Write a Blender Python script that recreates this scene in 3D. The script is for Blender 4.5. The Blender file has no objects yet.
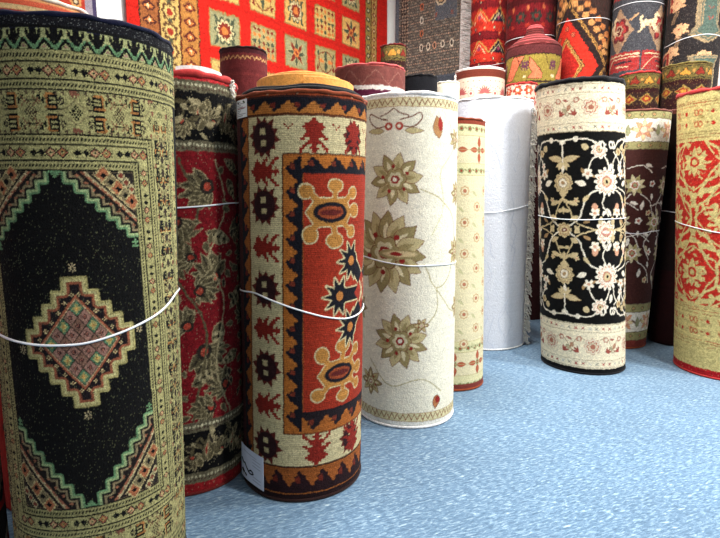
import bpy, math, random
import numpy as np
PI = math.pi
random.seed(7)
rng = np.random.default_rng(7)
scene = bpy.context.scene
COL = scene.collection

# ------------------------------------------------------------------ colours
def L(c):
    c = np.asarray(c, dtype=np.float64) / 255.0
    return np.where(c <= 0.04045, c / 12.92, ((c + 0.055) / 1.055) ** 2.4)

# ------------------------------------------------------------------ materials
def nodes_of(m):
    m.use_nodes = True
    nt = m.node_tree
    return nt, nt.nodes, nt.links

def mat(name, rgb, rough=0.8, noise=0.0, scale=40.0, bump=0.0, bscale=200.0, bdist=0.002, emit=None, spec=0.3, sheen=0.0):
    m = bpy.data.materials.new(name)
    nt, N, K = nodes_of(m)
    b = N['Principled BSDF']
    r, g, bl = L(rgb)
    b.inputs['Base Color'].default_value = (r, g, bl, 1)
    b.inputs['Roughness'].default_value = rough
    b.inputs['Specular IOR Level'].default_value = spec
    if sheen:
        b.inputs['Sheen Weight'].default_value = sheen
    tc = N.new('ShaderNodeTexCoord')
    if noise:
        n = N.new('ShaderNodeTexNoise'); n.inputs['Scale'].default_value = scale; n.inputs['Detail'].default_value = 4
        K.new(tc.outputs['Object'], n.inputs['Vector'])
        mr = N.new('ShaderNodeMapRange')
        mr.inputs['From Min'].default_value = 0.25; mr.inputs['From Max'].default_value = 0.75
        mr.inputs['To Min'].default_value = 1 - noise; mr.inputs['To Max'].default_value = 1 + noise
        K.new(n.outputs['Fac'], mr.inputs['Value'])
        mx = N.new('ShaderNodeMix'); mx.data_type = 'RGBA'; mx.blend_type = 'MULTIPLY'
        mx.inputs['Factor'].default_value = 1
        mx.inputs[6].default_value = (r, g, bl, 1)
        K.new(mr.outputs['Result'], mx.inputs[7]); K.new(mx.outputs[2], b.inputs['Base Color'])
    if bump:
        n2 = N.new('ShaderNodeTexNoise'); n2.inputs['Scale'].default_value = bscale; n2.inputs['Detail'].default_value = 3
        K.new(tc.outputs['Object'], n2.inputs['Vector'])
        bp = N.new('ShaderNodeBump'); bp.inputs['Strength'].default_value = bump; bp.inputs['Distance'].default_value = bdist
        K.new(n2.outputs['Fac'], bp.inputs['Height']); K.new(bp.outputs['Normal'], b.inputs['Normal'])
    if emit:
        b.inputs['Emission Color'].default_value = (1, 1, 1, 1); b.inputs['Emission Strength'].default_value = emit
    return m

def pile_material(name, fine=420.0, bump=0.45, rough=0.92, var=0.22):
    """knotted pile: colour of every knot comes from the mesh, yarn grain from noise"""
    m = bpy.data.materials.new(name)
    nt, N, K = nodes_of(m)
    b = N['Principled BSDF']
    at = N.new('ShaderNodeAttribute'); at.attribute_name = 'knots'
    tc = N.new('ShaderNodeTexCoord')
    mp = N.new('ShaderNodeMapping'); mp.inputs['Scale'].default_value = (1, 1, 0.55)
    K.new(tc.outputs['Object'], mp.inputs['Vector'])
    n = N.new('ShaderNodeTexNoise'); n.inputs['Scale'].default_value = fine; n.inputs['Detail'].default_value = 2
    K.new(mp.outputs['Vector'], n.inputs['Vector'])
    mr = N.new('ShaderNodeMapRange')
    mr.inputs['From Min'].default_value = 0.3; mr.inputs['From Max'].default_value = 0.7
    mr.inputs['To Min'].default_value = 1 - var; mr.inputs['To Max'].default_value = 1 + var
    K.new(n.outputs['Fac'], mr.inputs['Value'])
    mx = N.new('ShaderNodeMix'); mx.data_type = 'RGBA'; mx.blend_type = 'MULTIPLY'; mx.inputs['Factor'].default_value = 1
    K.new(at.outputs['Color'], mx.inputs[6]); K.new(mr.outputs['Result'], mx.inputs[7])
    K.new(mx.outputs[2], b.inputs['Base Color'])
    b.inputs['Roughness'].default_value = rough
    b.inputs['Specular IOR Level'].default_value = 0.12
    b.inputs['Sheen Weight'].default_value = 0.03
    bp = N.new('ShaderNodeBump'); bp.inputs['Strength'].default_value = bump; bp.inputs['Distance'].default_value = 0.003
    K.new(n.outputs['Fac'], bp.inputs['Height']); K.new(bp.outputs['Normal'], b.inputs['Normal'])
    return m

PILE = pile_material('knotted_pile')
PILE_FLAT = pile_material('smooth_backing', fine=160, bump=0.25, rough=0.7, var=0.06)
def fab(name, rgb, **k):
    d = dict(rough=0.95, noise=0.25, scale=90, bump=0.5, bscale=260, bdist=0.004, sheen=0.1, spec=0.15); d.update(k)
    return mat(name, rgb, **d)
M = dict(
    string=mat('white_plastic_twine', (236, 238, 240), rough=0.45, noise=0.05, scale=300),
    black=fab('black_wool', (16, 15, 18)), navy=fab('navy_binding', (22, 24, 48)),
    red=fab('red_wool_backing', (178, 52, 50)), darkred=fab('dark_red_wool', (96, 28, 26)),
    burgundy=fab('burgundy_wool', (104, 42, 40)), brown=fab('brown_backing', (112, 66, 56)),
    gold=fab('golden_yellow_backing', (208, 142, 66)), cream=fab('cream_wool', (224, 218, 200)),
    white=fab('white_wool', (236, 234, 230)), rust=fab('rust_binding', (134, 62, 34)),
    tan=fab('tan_backing', (196, 150, 104)), pink=fab('rose_backing', (186, 84, 84)),
    orange=fab('orange_backing', (206, 112, 78)), olive=fab('olive_wool', (112, 100, 52)),
    dark=fab('dark_brown_wool', (40, 22, 20)), yarn=fab('white_fringe_yarn', (214, 210, 200), noise=0.3),
    greyyarn=fab('grey_fringe_yarn', (176, 172, 166), noise=0.35),
    paper=mat('white_paper', (228, 230, 236), rough=0.6, noise=0.04, scale=30),
    ink=mat('black_ink', (26, 28, 36), rough=0.6),
    steel=mat('painted_white_metal', (225, 225, 225), rough=0.4),
    glow=mat('fluorescent_diffuser', (255, 255, 255), emit=6.0),
)

# ------------------------------------------------------------------ object helpers
def link(o, parent=None):
    COL.objects.link(o)
    if parent is not None:
        o.parent = parent
    return o

def thing(name, label, cat, loc=(0, 0, 0), rz=0.0, group=None):
    o = bpy.data.objects.new(name, None); o.empty_display_size = 0.1
    COL.objects.link(o); o.location = loc; o.rotation_euler = (0, 0, rz)
    o['label'] = label; o['category'] = cat
    if group: o['group'] = group
    return o

def mesh_obj(name, verts, faces, material, parent=None, smooth=True, cols=None):
    me = bpy.data.meshes.new(name)
    verts = np.asarray(verts, dtype=np.float32)
    if isinstance(faces, np.ndarray) and faces.ndim == 2:
        nf, k = faces.shape
        me.vertices.add(len(verts)); me.vertices.foreach_set('co', verts.ravel())
        me.loops.add(nf * k); me.loops.foreach_set('vertex_index', faces.astype(np.int32).ravel())
        me.polygons.add(nf); me.polygons.foreach_set('loop_start', np.arange(0, nf * k, k, dtype=np.int32))
        me.update(calc_edges=True)
    else:
        me.from_pydata([tuple(map(float, v)) for v in verts], [], [tuple(map(int, f)) for f in faces])
        me.update()
    me.polygons.foreach_set('use_smooth', np.full(len(me.polygons), smooth, dtype=bool))
    if cols is not None:
        a = me.color_attributes.new('knots', 'FLOAT_COLOR', 'POINT')
        c = np.ones((len(verts), 4), dtype=np.float32); c[:, :3] = cols
        a.data.foreach_set('color', c.ravel())
    me.materials.append(material)
    return link(bpy.data.objects.new(name, me), parent)

def grid_faces(nr, nc, wrap=False):
    r = np.arange(nr - 1)[:, None]; c = np.arange(nc if wrap else nc - 1)[None, :]
    c1 = (c + 1) % nc
    a = r * nc + c; b = r * nc + c1; d = (r + 1) * nc + c; e = (r + 1) * nc + c1
    return np.stack([a, b, e, d], -1).reshape(-1, 4)

def tube(name, pts, rad, material, parent=None, n=6, closed=False, radf=None):
    pts = np.asarray(pts, dtype=float); m = len(pts)
    if closed: tg = np.roll(pts, -1, 0) - np.roll(pts, 1, 0)
    else: tg = np.gradient(pts, axis=0)
    tg /= np.linalg.norm(tg, axis=1)[:, None] + 1e-12
    up = np.tile([0, 0, 1.0], (m, 1)); bad = abs(tg[:, 2]) > 0.9; up[bad] = [0, 1, 0]
    a = np.cross(tg, up); a /= np.linalg.norm(a, axis=1)[:, None]; b = np.cross(tg, a)
    th = np.linspace(0, 2 * PI, n, endpoint=False)
    R = np.full(m, rad) if radf is None else np.asarray(radf)
    v = pts[:, None, :] + R[:, None, None] * (np.cos(th)[None, :, None] * a[:, None, :] + np.sin(th)[None, :, None] * b[:, None, :])
    mm = m + 1 if closed else m
    if closed: v = np.concatenate([v, v[:1]], 0)
    f = grid_faces(mm, n, True)
    v = v.reshape(-1, 3)
    if not closed:
        f = [tuple(x) for x in f] + [tuple(range(n))[::-1], tuple(range((mm - 1) * n, mm * n))]
        if name is None: return v, f
    if name is None: return v, [tuple(x) for x in f]
    return mesh_obj(name, v, f, material, parent)

class MB:
    def __init__(s): s.v = []; s.f = []
    def add(s, v, f):
        o = len(s.v); s.v += [tuple(map(float, x)) for x in v]; s.f += [tuple(int(i) + o for i in q) for q in f]
    def box(s, c, d):
        x, y, z = c; a, b, h = d[0] / 2, d[1] / 2, d[2] / 2
        s.add([(x + i * a, y + j * b, z + k * h) for k in (-1, 1) for j in (-1, 1) for i in (-1, 1)],
              [(0, 2, 3, 1), (4, 5, 7, 6), (0, 1, 5, 4), (2, 6, 7, 3), (0, 4, 6, 2), (1, 3, 7, 5)])
    def tube(s, pts, r, n=5): v, f = tube(None, pts, r, None, n=n); s.add(v, f)
    def build(s, name, material, parent=None, smooth=False): return mesh_obj(name, s.v, s.f, material, parent, smooth)

# ------------------------------------------------------------------ knot charts
class Chart:
    """A rug drawn knot by knot.  u = centimetres along the rug, v = centimetres down from its upper edge."""
    def __init__(s, width, height, res, bg, wrap=True, u0=None):
        s.res = res; s.w = width; s.h = height; s.wrap = wrap
        s.nx = int(round(width * res)); s.ny = int(round(height * res))
        s.u0 = -width / 2 if u0 is None else u0
        s.a = np.empty((s.ny, s.nx, 3)); s.a[:] = L(bg)
    def win(s, u0, u1, v0, v1):
        r = s.res
        i0 = int(math.floor((u0 - s.u0) * r)); i1 = int(math.ceil((u1 - s.u0) * r)) + 1
        j0 = max(0, int(math.floor(v0 * r))); j1 = min(s.ny, int(math.ceil(v1 * r)) + 1)
        if s.wrap:
            i1 = min(i1, i0 + s.nx)
        else:
            i0 = max(0, i0); i1 = min(s.nx, i1)
        if i1 <= i0 or j1 <= j0: return None
        I = np.arange(i0, i1); J = np.arange(j0, j1)
        U = (I + 0.5) / r + s.u0; V = (J + 0.5) / r
        return I % s.nx, J, *np.meshgrid(U, V)
    def paint(s, box, fn, col):
        w = s.win(*box)
        if w is None: return
        I, J, U, V = w
        al = np.clip(0.5 - fn(U, V) * s.res, 0, 1)[..., None]
        ix = np.ix_(J, I)
        s.a[ix] = s.a[ix] * (1 - al) + L(col) * al
    def hb(s, v0, v1, col): s.rect(s.u0, s.u0 + s.w, v0, v1, col)
    def rect(s, u0, u1, v0, v1, col):
        s.paint((u0 - 1, u1 + 1, v0 - 1, v1 + 1), lambda U, V: np.maximum(np.maximum(u0 - U, U - u1), np.maximum(v0 - V, V - v1)), col)
    def ell(s, cu, cv, a, b, col, rot=0.0):
        m = max(a, b) + 1; c, q = math.cos(math.radians(rot)), math.sin(math.radians(rot))
        def fn(U, V):
            x = (U - cu) * c + (V - cv) * q; y = -(U - cu) * q + (V - cv) * c
            return (np.sqrt((x / a) ** 2 + (y / b) ** 2) - 1) * min(a, b)
        s.paint((cu - m, cu + m, cv - m, cv + m), fn, col)
    def line(s, pts, w, col, wend=None):
        P = np.asarray(pts, dtype=float); m = w + 1
        we = w if wend is None else wend
        def fn(U, V):
            d = np.full(U.shape, 1e9); n = len(P) - 1
            for i in range(n):
                a, b = P[i], P[i + 1]; ab = b - a; l2 = (ab ** 2).sum() + 1e-9
                t = np.clip(((U - a[0]) * ab[0] + (V - a[1]) * ab[1]) / l2, 0, 1)
                ww = w + (we - w) * (i + t) / n
                d = np.minimum(d, np.hypot(U - a[0] - t * ab[0], V - a[1] - t * ab[1]) - ww / 2)
            return d
        s.paint((P[:, 0].min() - m, P[:, 0].max() + m, P[:, 1].min() - m, P[:, 1].max() + m), fn, col)
    def curve(s, pts, w, col, wend=None, n=14):
        s.line(catmull(pts, n), w, col, wend)
    def poly(s, pts, col, grow=0.0, clip=None):
        P = np.asarray(pts, dtype=float)
        def fn(U, V):
            ins = np.zeros(U.shape, bool); d = np.full(U.shape, 1e9)
            for i in range(len(P)):
                a, b = P[i], P[(i + 1) % len(P)]; ab = b - a; l2 = (ab ** 2).sum() + 1e-9
                t = np.clip(((U - a[0]) * ab[0] + (V - a[1]) * ab[1]) / l2, 0, 1)
                d = np.minimum(d, np.hypot(U - a[0] - t * ab[0], V - a[1] - t * ab[1]))
                cnd = ((a[1] > V) != (b[1] > V))
                with np.errstate(divide='ignore', invalid='ignore'):
                    x = (b[0] - a[0]) * (V - a[1]) / (b[1] - a[1] + 1e-12) + a[0]
                ins ^= cnd & (U < x)
            return np.where(ins, -d, d) - grow
        g = grow + 1
        bx = [P[:, 0].min() - g, P[:, 0].max() + g, P[:, 1].min() - g, P[:, 1].max() + g]
        if clip: bx = [max(bx[0], clip[0]), min(bx[1], clip[1]), max(bx[2], clip[2]), min(bx[3], clip[3])]
        if bx[1] > bx[0] and bx[3] > bx[2]: s.paint(bx, fn, col)
    def leaf(s, u, v, ln, wd, ang, col, edge=None, ew=0.35, vein=None):
        a = math.radians(ang); c, q = math.cos(a), math.sin(a)
        t = np.linspace(0, 1, 12); wv = np.sin(PI * t ** 0.8) * wd / 2
        top = [(x * ln, y) for x, y in zip(t, wv)]; bot = [(x * ln, -y) for x, y in zip(t, wv)][::-1]
        P = [(u + x * c - y * q, v + x * q + y * c) for x, y in top + bot[1:-1]]
        if edge is not None: s.poly(P, edge, grow=ew)
        s.poly(P, col)
        if vein is not None: s.line([(u + .1 * ln * c, v + .1 * ln * q), (u + .8 * ln * c, v + .8 * ln * q)], wd * .16, vein)
    def rosette(s, u, v, r, n, layers, ph=0.0, depth=0.22, sq=1.0, sharp=1.0):
        """layers = [(relative radius, colour), ...] big to small; petal edge on every layer"""
        for k, (f, col) in enumerate(layers):
            rr = r * f; dp = depth if f > 0.45 else depth * 0.5
            def fn(U, V, rr=rr, dp=dp):
                x = U - u; y = (V - v) / sq; th = np.arctan2(y, x)
                w = np.abs(np.cos(n * (th - ph) / 2)) ** sharp
                return np.hypot(x, y) - rr * (1 - dp + dp * w)
            s.paint((u - rr - 1, u + rr + 1, v - rr * sq - 1, v + rr * sq + 1), fn, col)
    def bitmap(s, rows, pal, u, v, cell, cellv=None, flipu=False, flipv=False, turn=False, centre=True):
        cv = cellv or cell
        R = [list(r) for r in rows]; w = max(len(r) for r in R); R = [r + ['.'] * (w - len(r)) for r in R]
        if flipu: R = [r[::-1] for r in R]
        if flipv: R = R[::-1]
        if turn: R = [list(x) for x in zip(*R[::-1])]
        w = len(R[0]); h = len(R)
        if centre: u -= w * cell / 2; v -= h * cv / 2
        A = np.zeros((h, w, 4))
        for j in range(h):
            for i in range(w):
                ch = R[j][i]
                if ch in pal: A[j, i, :3] = L(pal[ch]); A[j, i, 3] = 1
        wn = s.win(u, u + w * cell, v, v + h * cv)
        if wn is None: return
        I, J, U, V = wn
        ii = np.floor((U - u) / cell).astype(int); jj = np.floor((V - v) / cv).astype(int)
        ok = (ii >= 0) & (ii < w) & (jj >= 0) & (jj < h)
        S = A[np.clip(jj, 0, h - 1), np.clip(ii, 0, w - 1)]
        al = (S[..., 3] * ok)[..., None]; ix = np.ix_(J, I)
        s.a[ix] = s.a[ix] * (1 - al) + S[..., :3] * al
    def steps(s, cu, cv, a, b, q, col, shape=None):
        """stepped lozenge"""
        def fn(U, V):
            x = (np.floor(np.abs(U - cu) / q) + .5) * q; y = (np.floor(np.abs(V - cv) / q) + .5) * q
            return np.where(x / a + y / b <= 1, -1.0, 1.0)
        s.paint((cu - a - q, cu + a + q, cv - b - q, cv + b + q), fn, col)
    def soft(s, cell, amp):
        n1, n2 = int(s.ny / (cell * s.res)) + 3, int(s.nx / (cell * s.res)) + 3
        g = rng.normal(0, amp, (n1, n2)); y = np.linspace(0, n1 - 1.01, s.ny); x = np.linspace(0, n2 - 1.01, s.nx)
        j, i = y.astype(int), x.astype(int); fy, fx = (y - j)[:, None], (x - i)[None]
        fy = fy * fy * (3 - 2 * fy); fx = fx * fx * (3 - 2 * fx)
        return (g[np.ix_(j, i)] * (1 - fx) + g[np.ix_(j, i + 1)] * fx) * (1 - fy) + (g[np.ix_(j + 1, i)] * (1 - fx) + g[np.ix_(j + 1, i + 1)] * fx) * fy
    def jitter(s, cm=.3, cell=2.0, knot=.5):
        dj = np.round(s.soft(cell, cm * s.res) + rng.normal(0, knot, (s.ny, s.nx))).astype(int); di = np.round(s.soft(cell, cm * s.res) + rng.normal(0, knot, (s.ny, s.nx))).astype(int)
        J, I = np.mgrid[0:s.ny, 0:s.nx]
        s.a = s.a[(J + dj).clip(0, s.ny - 1), (I + di) % s.nx if s.wrap else (I + di).clip(0, s.nx - 1)]
    def mottle(s, cell=1.2, amp=.12): s.a *= (1 + s.soft(cell, amp)).clip(.5, 1.6)[..., None]
    def weave(s, pu, pv, depth):
        m = np.ones((s.ny, s.nx))
        if pu: m[:, ::pu] *= 1 - depth
        if pv: m[::pv, :] *= 1 - depth
        s.a *= m[..., None]
    def wear(s, grain=0.10, abrash=0.05, speck=None, speckp=0.0, area=None):
        ny, nx = s.ny, s.nx
        g = 1 + rng.normal(0, grain, (ny, nx, 1)).clip(-2.2 * grain, 2.2 * grain)
        rows = np.repeat(rng.normal(0, abrash, (ny // 3 + 1, 1, 1)), 3, 0)[:ny]
        s.a *= g * (1 + rows)
        if speck is not None:
            mk = rng.random((ny, nx)) < speckp
            if area is not None:
                j0, j1 = int(area[0] * s.res), int(area[1] * s.res); z = np.zeros_like(mk); z[j0:j1] = 1; mk &= z
            dn = mk | np.roll(mk & (rng.random((ny, nx)) < .6), 1, 0)
            s.a[dn] = s.a[dn] * .45 + L(speck) * .55
        s.a = s.a.clip(0.002, 0.95)

def catmull(pts, n=14):
    P = [np.array(p, float) for p in pts]; P = [2 * P[0] - P[1]] + P + [2 * P[-1] - P[-2]]; out = []
    for i in range(1, len(P) - 2):
        for t in np.linspace(0, 1, n, endpoint=False):
            a, b, c, d = P[i - 1:i + 3]
            out.append(.5 * ((2 * b) + (c - a) * t + (2 * a - 5 * b + 4 * c - d) * t * t + (3 * b - a - 3 * c + d) * t ** 3))
    out.append(P[-2]); return np.array(out)

# ------------------------------------------------------------------ a standing roll
class Roll: pass
def shear_local(lean, rz):
    c, s = math.cos(-rz), math.sin(-rz)
    return lean[0] * c - lean[1] * s, lean[0] * s + lean[1] * c

def make_roll(label, base, R, H, chart, lean=(0, 0), group=None, name='rolled_rug', tall_from=None, tele=0.0,
              rim=None, rim_r=0.007, foot=None, inner=None, inner_r=0.93, strings=(), material=None, lump=0.004,
              vis=(0.0, 9.0), faceu=62, turns=4, inner_cols=None, rim_drop=0.0, skew=0.0, tele0=0.0):
    """base = floor point; the roll's -Y side faces the shop aisle.  strings = [[(u, v), ...], ...]"""
    rz = math.atan2(-base[0], base[1])
    root = thing(name, label, 'rug', (base[0], base[1], 0), rz, group)
    lx, ly = shear_local(lean, rz)
    o = Roll(); o.root = root; o.R = R; o.H = H
    ph1, ph2, ph3 = [random.uniform(0, 6.28) for _ in range(3)]
    def rad(phi, z):
        return R + lump * (0.5 * np.sin(2 * phi + ph1 + 1.3 * z) + 0.3 * np.sin(3 * phi + ph2 - 2.1 * z) + 0.2 * np.sin(5 * phi + 7 * z + ph3))
    def P(phi, z, dr=0.0):
        r = rad(phi, z) + dr
        return np.stack([r * np.sin(phi) + lx * z, -r * np.cos(phi) + ly * z, z + 0 * phi], -1)
    o.P = P; o.lx, o.ly = lx, ly
    ch = chart
    # columns: dense on the face, sparse behind
    nx, ny = ch.nx, ch.ny
    uc = (np.arange(nx) + .5) / ch.res + ch.u0
    front = np.abs(uc) < PI * R * 100 * faceu / 100
    cols = np.where(front | (np.arange(nx) % 4 == 0))[0]
    vv = (np.arange(ny) + .5) / ch.res
    vis_rows = (vv >= vis[0] * 100) & (vv <= vis[1] * 100)
    rows = np.where(vis_rows | (np.arange(ny) % 4 == 0) | (np.arange(ny) == ny - 1))[0]
    phi = uc[cols] / (100 * R)
    z = H * (1 - vv[rows] / (ch.h)); z[0] = H; z[-1] = 0.004
    PH, Z = np.meshgrid(phi, z)
    PH = PH + skew * (H / 2 - Z) / R
    kn = rng.normal(0, 0.0006, PH.shape)
    edge = np.minimum(H - Z, Z)
    roundoff = -0.008 * np.exp(-edge / 0.006)
    V = P(PH, Z, kn + roundoff)
    C = ch.a[np.ix_(rows, cols)]
    nr, nc = PH.shape
    # turn the edge inwards
    Vt = P(PH[0], np.full(nc, H - 0.002), np.full(nc, -0.03))[None]
    Vb = P(PH[-1], np.full(nc, 0.006), np.full(nc, -0.03))[None]
    V = np.concatenate([Vt, V, Vb], 0); C = np.concatenate([C[:1], C, C[-1:]], 0)
    f = grid_faces(nr + 2, nc, True)
    o.face = mesh_obj('pile_face', V.reshape(-1, 3), f[:, ::-1], material or PILE, root, True, C.reshape(-1, 3))
    th = np.linspace(0, 2 * PI, 96, endpoint=False)
    if rim is not None:
        zz = np.full(96, H - rim_r * .3 - rim_drop)
        jit = 0.0012 * np.sin(9 * th + ph1) + 0.001 * np.sin(17 * th + ph2) + 0.0015 * np.sin(3 * th)
        tube('edge_binding', P(th, zz + jit * 1.2, jit - rim_r * .45), rim_r, rim, root, 8, True, radf=rim_r * (1 + .14 * np.sin(11 * th + ph3) + .1 * np.sin(23 * th)))
    if foot is not None:
        tube('edge_binding', P(th, np.full(96, 0.009), np.full(96, -0.004)), 0.008, foot, root, 8, True)
    # wound inner layers
    if inner is not None:
        r0 = R * inner_r
        t = np.linspace(0, 1, 44 * turns)
        ang = t * turns * 2 * PI
        rr = r0 - (r0 - 0.05) * t
        top = H - 0.006 + tele0 + tele * np.sin(t * PI / 2)
        prof = []
        thick = (r0 - 0.05) / turns * 0.8
        for dr, zt in ((0, 'b'), (0, 't0'), (-thick * .25, 't1'), (-thick * .75, 't1'), (-thick, 't0'), (-thick, 'b')):
            r = np.maximum(rr + dr, .012)
            zc = {'b': np.full_like(t, .012), 't0': top - .006, 't1': top}[zt]
            prof.append(np.stack([r * np.sin(ang) + lx * zc, -r * np.cos(ang) + ly * zc, zc], -1))
        V = np.stack(prof, 1); n = len(t)
        mesh_obj('inner_layers', V.reshape(-1, 3), grid_faces(n, 6, True), inner, root, True)
    for st in strings:
        st = sorted(st); us = [p[0] for p in st]; vs = [p[1] for p in st]
        C2 = 2 * PI * R * 100
        us = us + [us[0] + C2]; vs = vs + [vs[0]]
        ph = np.linspace(us[0], us[0] + C2, 120, endpoint=False)
        zz = H - np.interp(ph, us, vs) / 100
        # soften corners
        for _ in range(6): zz = (np.roll(zz, 1) + 2 * zz + np.roll(zz, -1)) / 4
        tube('tie_string', P(ph / (100 * R), zz, np.full(120, .0018)), 0.0032 if R < .3 else .003, M['string'], root, 6, True)
    return o

def chart_for(R, H, res, bg): return Chart(2 * PI * R * 100, H * 100, res, bg)

# ================================================================== RUG DESIGNS
CR, DK, GN, PK, OR = (160, 154, 104), (12, 12, 12), (100, 136, 96), (122, 78, 60), (156, 106, 58)

def dotted(c, a, b, lo, hi, horiz=True, light=CR, dark=DK, per=.75, dot=.42):
    """guard stripe from a to b across, running lo..hi along, with a row of slanting knots"""
    if horiz: c.rect(lo, hi, a, b, light)
    else: c.rect(a, b, lo, hi, light)
    m = (a + b) / 2; h = (b - a) * .2
    k0, k1 = int(lo / per), int(hi / per)
    box = (lo, hi, m - h - .2, m + h + .2) if horiz else (m - h - .2, m + h + .2, lo, hi)
    def fn(U, V):
        x, y = (U, V) if horiz else (V, U)
        t = np.mod(x + (y - m) * .5, per)
        return np.maximum(np.abs(t - per / 2) - dot / 2, np.abs(y - m) - h)
    c.paint(box, fn, dark)

PLUS = ["..x..", ".xxx.", "xxxxx", ".xxx.", "..x.."]
DIAM = ["....x....", "...xpx...", "x.xpopx.x", ".xpo.opx.", "xpo.x.opx", ".xpo.opx.", "x.xpopx.x", "...xpx...", "....x...."]
def crossband(c, a, b, lo, hi, horiz=True, per=8.9, off=0.0):
    if horiz: c.rect(lo, hi, a, b, CR)
    else: c.rect(a, b, lo, hi, CR)
    m = (a + b) / 2; s = (b - a) / 10.5
    x = lo + per * .3 + off
    while x < hi - .6:
        for k, (dx, bm, pal, cell) in enumerate(((0, DIAM, dict(x=DK, p=PK, o=(196, 150, 112)), s), (2.35, DIAM, dict(x=DK, p=(150, 92, 74), o=OR), s),
                                                (per * .5 + .9, PLUS, dict(x=DK), s * 1.15), (per * .5 + 2.6, PLUS, dict(x=DK), s * 1.15))):
            if lo + .5 < x + dx < hi - .5:
                if horiz: c.bitmap(bm, pal, x + dx, m, cell, cell)
                else: c.bitmap(bm, pal, m, x + dx, cell, cell)
        x += per

LATT = [".....x.....", "....x.x....", "...x.x.x...", "..x.x.x.x..", ".x.x.x.x.x.", "..x.x.x.x..", "...x.x.x...", "....x.x....", ".....x....."]
HOOK = ["oooooo......", "xxxxxoo..xx.", "....xo.x.x..", "xxxxxo.xx...", "....xo.x....", "xxxxxo......", "ooooooo.....", "xxxxxx......"]
ARRW = ["xx........", ".xx.......", "..x..x....", "..x.xbx...", "..xx.b.x..", "..x.b.bx..", "..xx.bx...", "..x.x.....", "..x.......", ".xxxxx...."]
def wideband(c, a, b, lo, hi, horiz=True, per=17.9, off=0.0):
    if horiz: c.rect(lo, hi, a, b, CR)
    else: c.rect(a, b, lo, hi, CR)
    m = (a + b) / 2; q = (b - a) / 9.0; s = q * .34
    def put(bm, pal, x, y, cell, st=1.38, **k):
        if lo + .3 < x < hi - .3:
            if horiz: c.bitmap(bm, pal, x, y, cell, cell * st, **k)
            else: c.bitmap(bm, pal, y, x, cell * st, cell, turn=True, **k)
    pal = dict(x=DK, o=OR, b=(60, 48, 40), p=PK)
    n0 = int(math.floor((lo - off) / per)); n1 = int(math.ceil((hi - off) / per))
    if horiz:
        for x in np.arange(lo + 1, hi, per / 12):
            for sy in (-1, 1): c.bitmap([['x.', '.x', 'x.'], ['.x', 'xx', '.x']][int(x * 7) % 2], dict(x=(84, 70, 52)), x, m + sy * q * 4.1, .34)
    for n in range(n0, n1 + 1):
        x = off + n * per
        if horiz:
            for z_ in (-1, 1): c.line([(x - 4.3 * q * .8, m + z_ * .2), (x - 1.6 * q, m + z_ * 1.1), (x, m + z_ * 2.6 * q), (x + 1.6 * q, m + z_ * 1.1), (x + 4.3 * q * .8, m + z_ * .2)], .3, (130, 120, 84))
        put(LATT, pal, x, m, s * .85)                       # pale cross with lattice heart
        for sx in (-1, 1):
            for sy in (-1, 1):
                put(ARRW, pal, x + sx * q * 2.9, m + sy * q * 2.35, s * .8, flipu=(sx > 0), flipv=(sy > 0))
                put(["xx.", "xxx", ".x."], dict(x=PK), x + sx * q * .4, m + sy * q * 3.9, s)
        x += per / 2                                     # dark hooked blossom
        put(LATT, dict(x=(64, 48, 38)), x, m, s * .9)
        for sx in (-1, 1):
            for sy in (-1, 1):
                put(HOOK, pal, x + sx * q * 3.1, m + sy * q * 2.25, s, flipu=(sx > 0), flipv=(sy > 0))
                put(["x....", ".x.x.", "..x.x", ".x.x.", "x...."], dict(x=(120, 84, 60)), x + sx * q * 1.2, m + sy * q * 2.3, s)
        if horiz:
            for sy in (-1, 1): c.line([(x - q, m + sy * q * 2.4), (x + q, m + sy * q * 2.4)], .35, DK)

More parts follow.
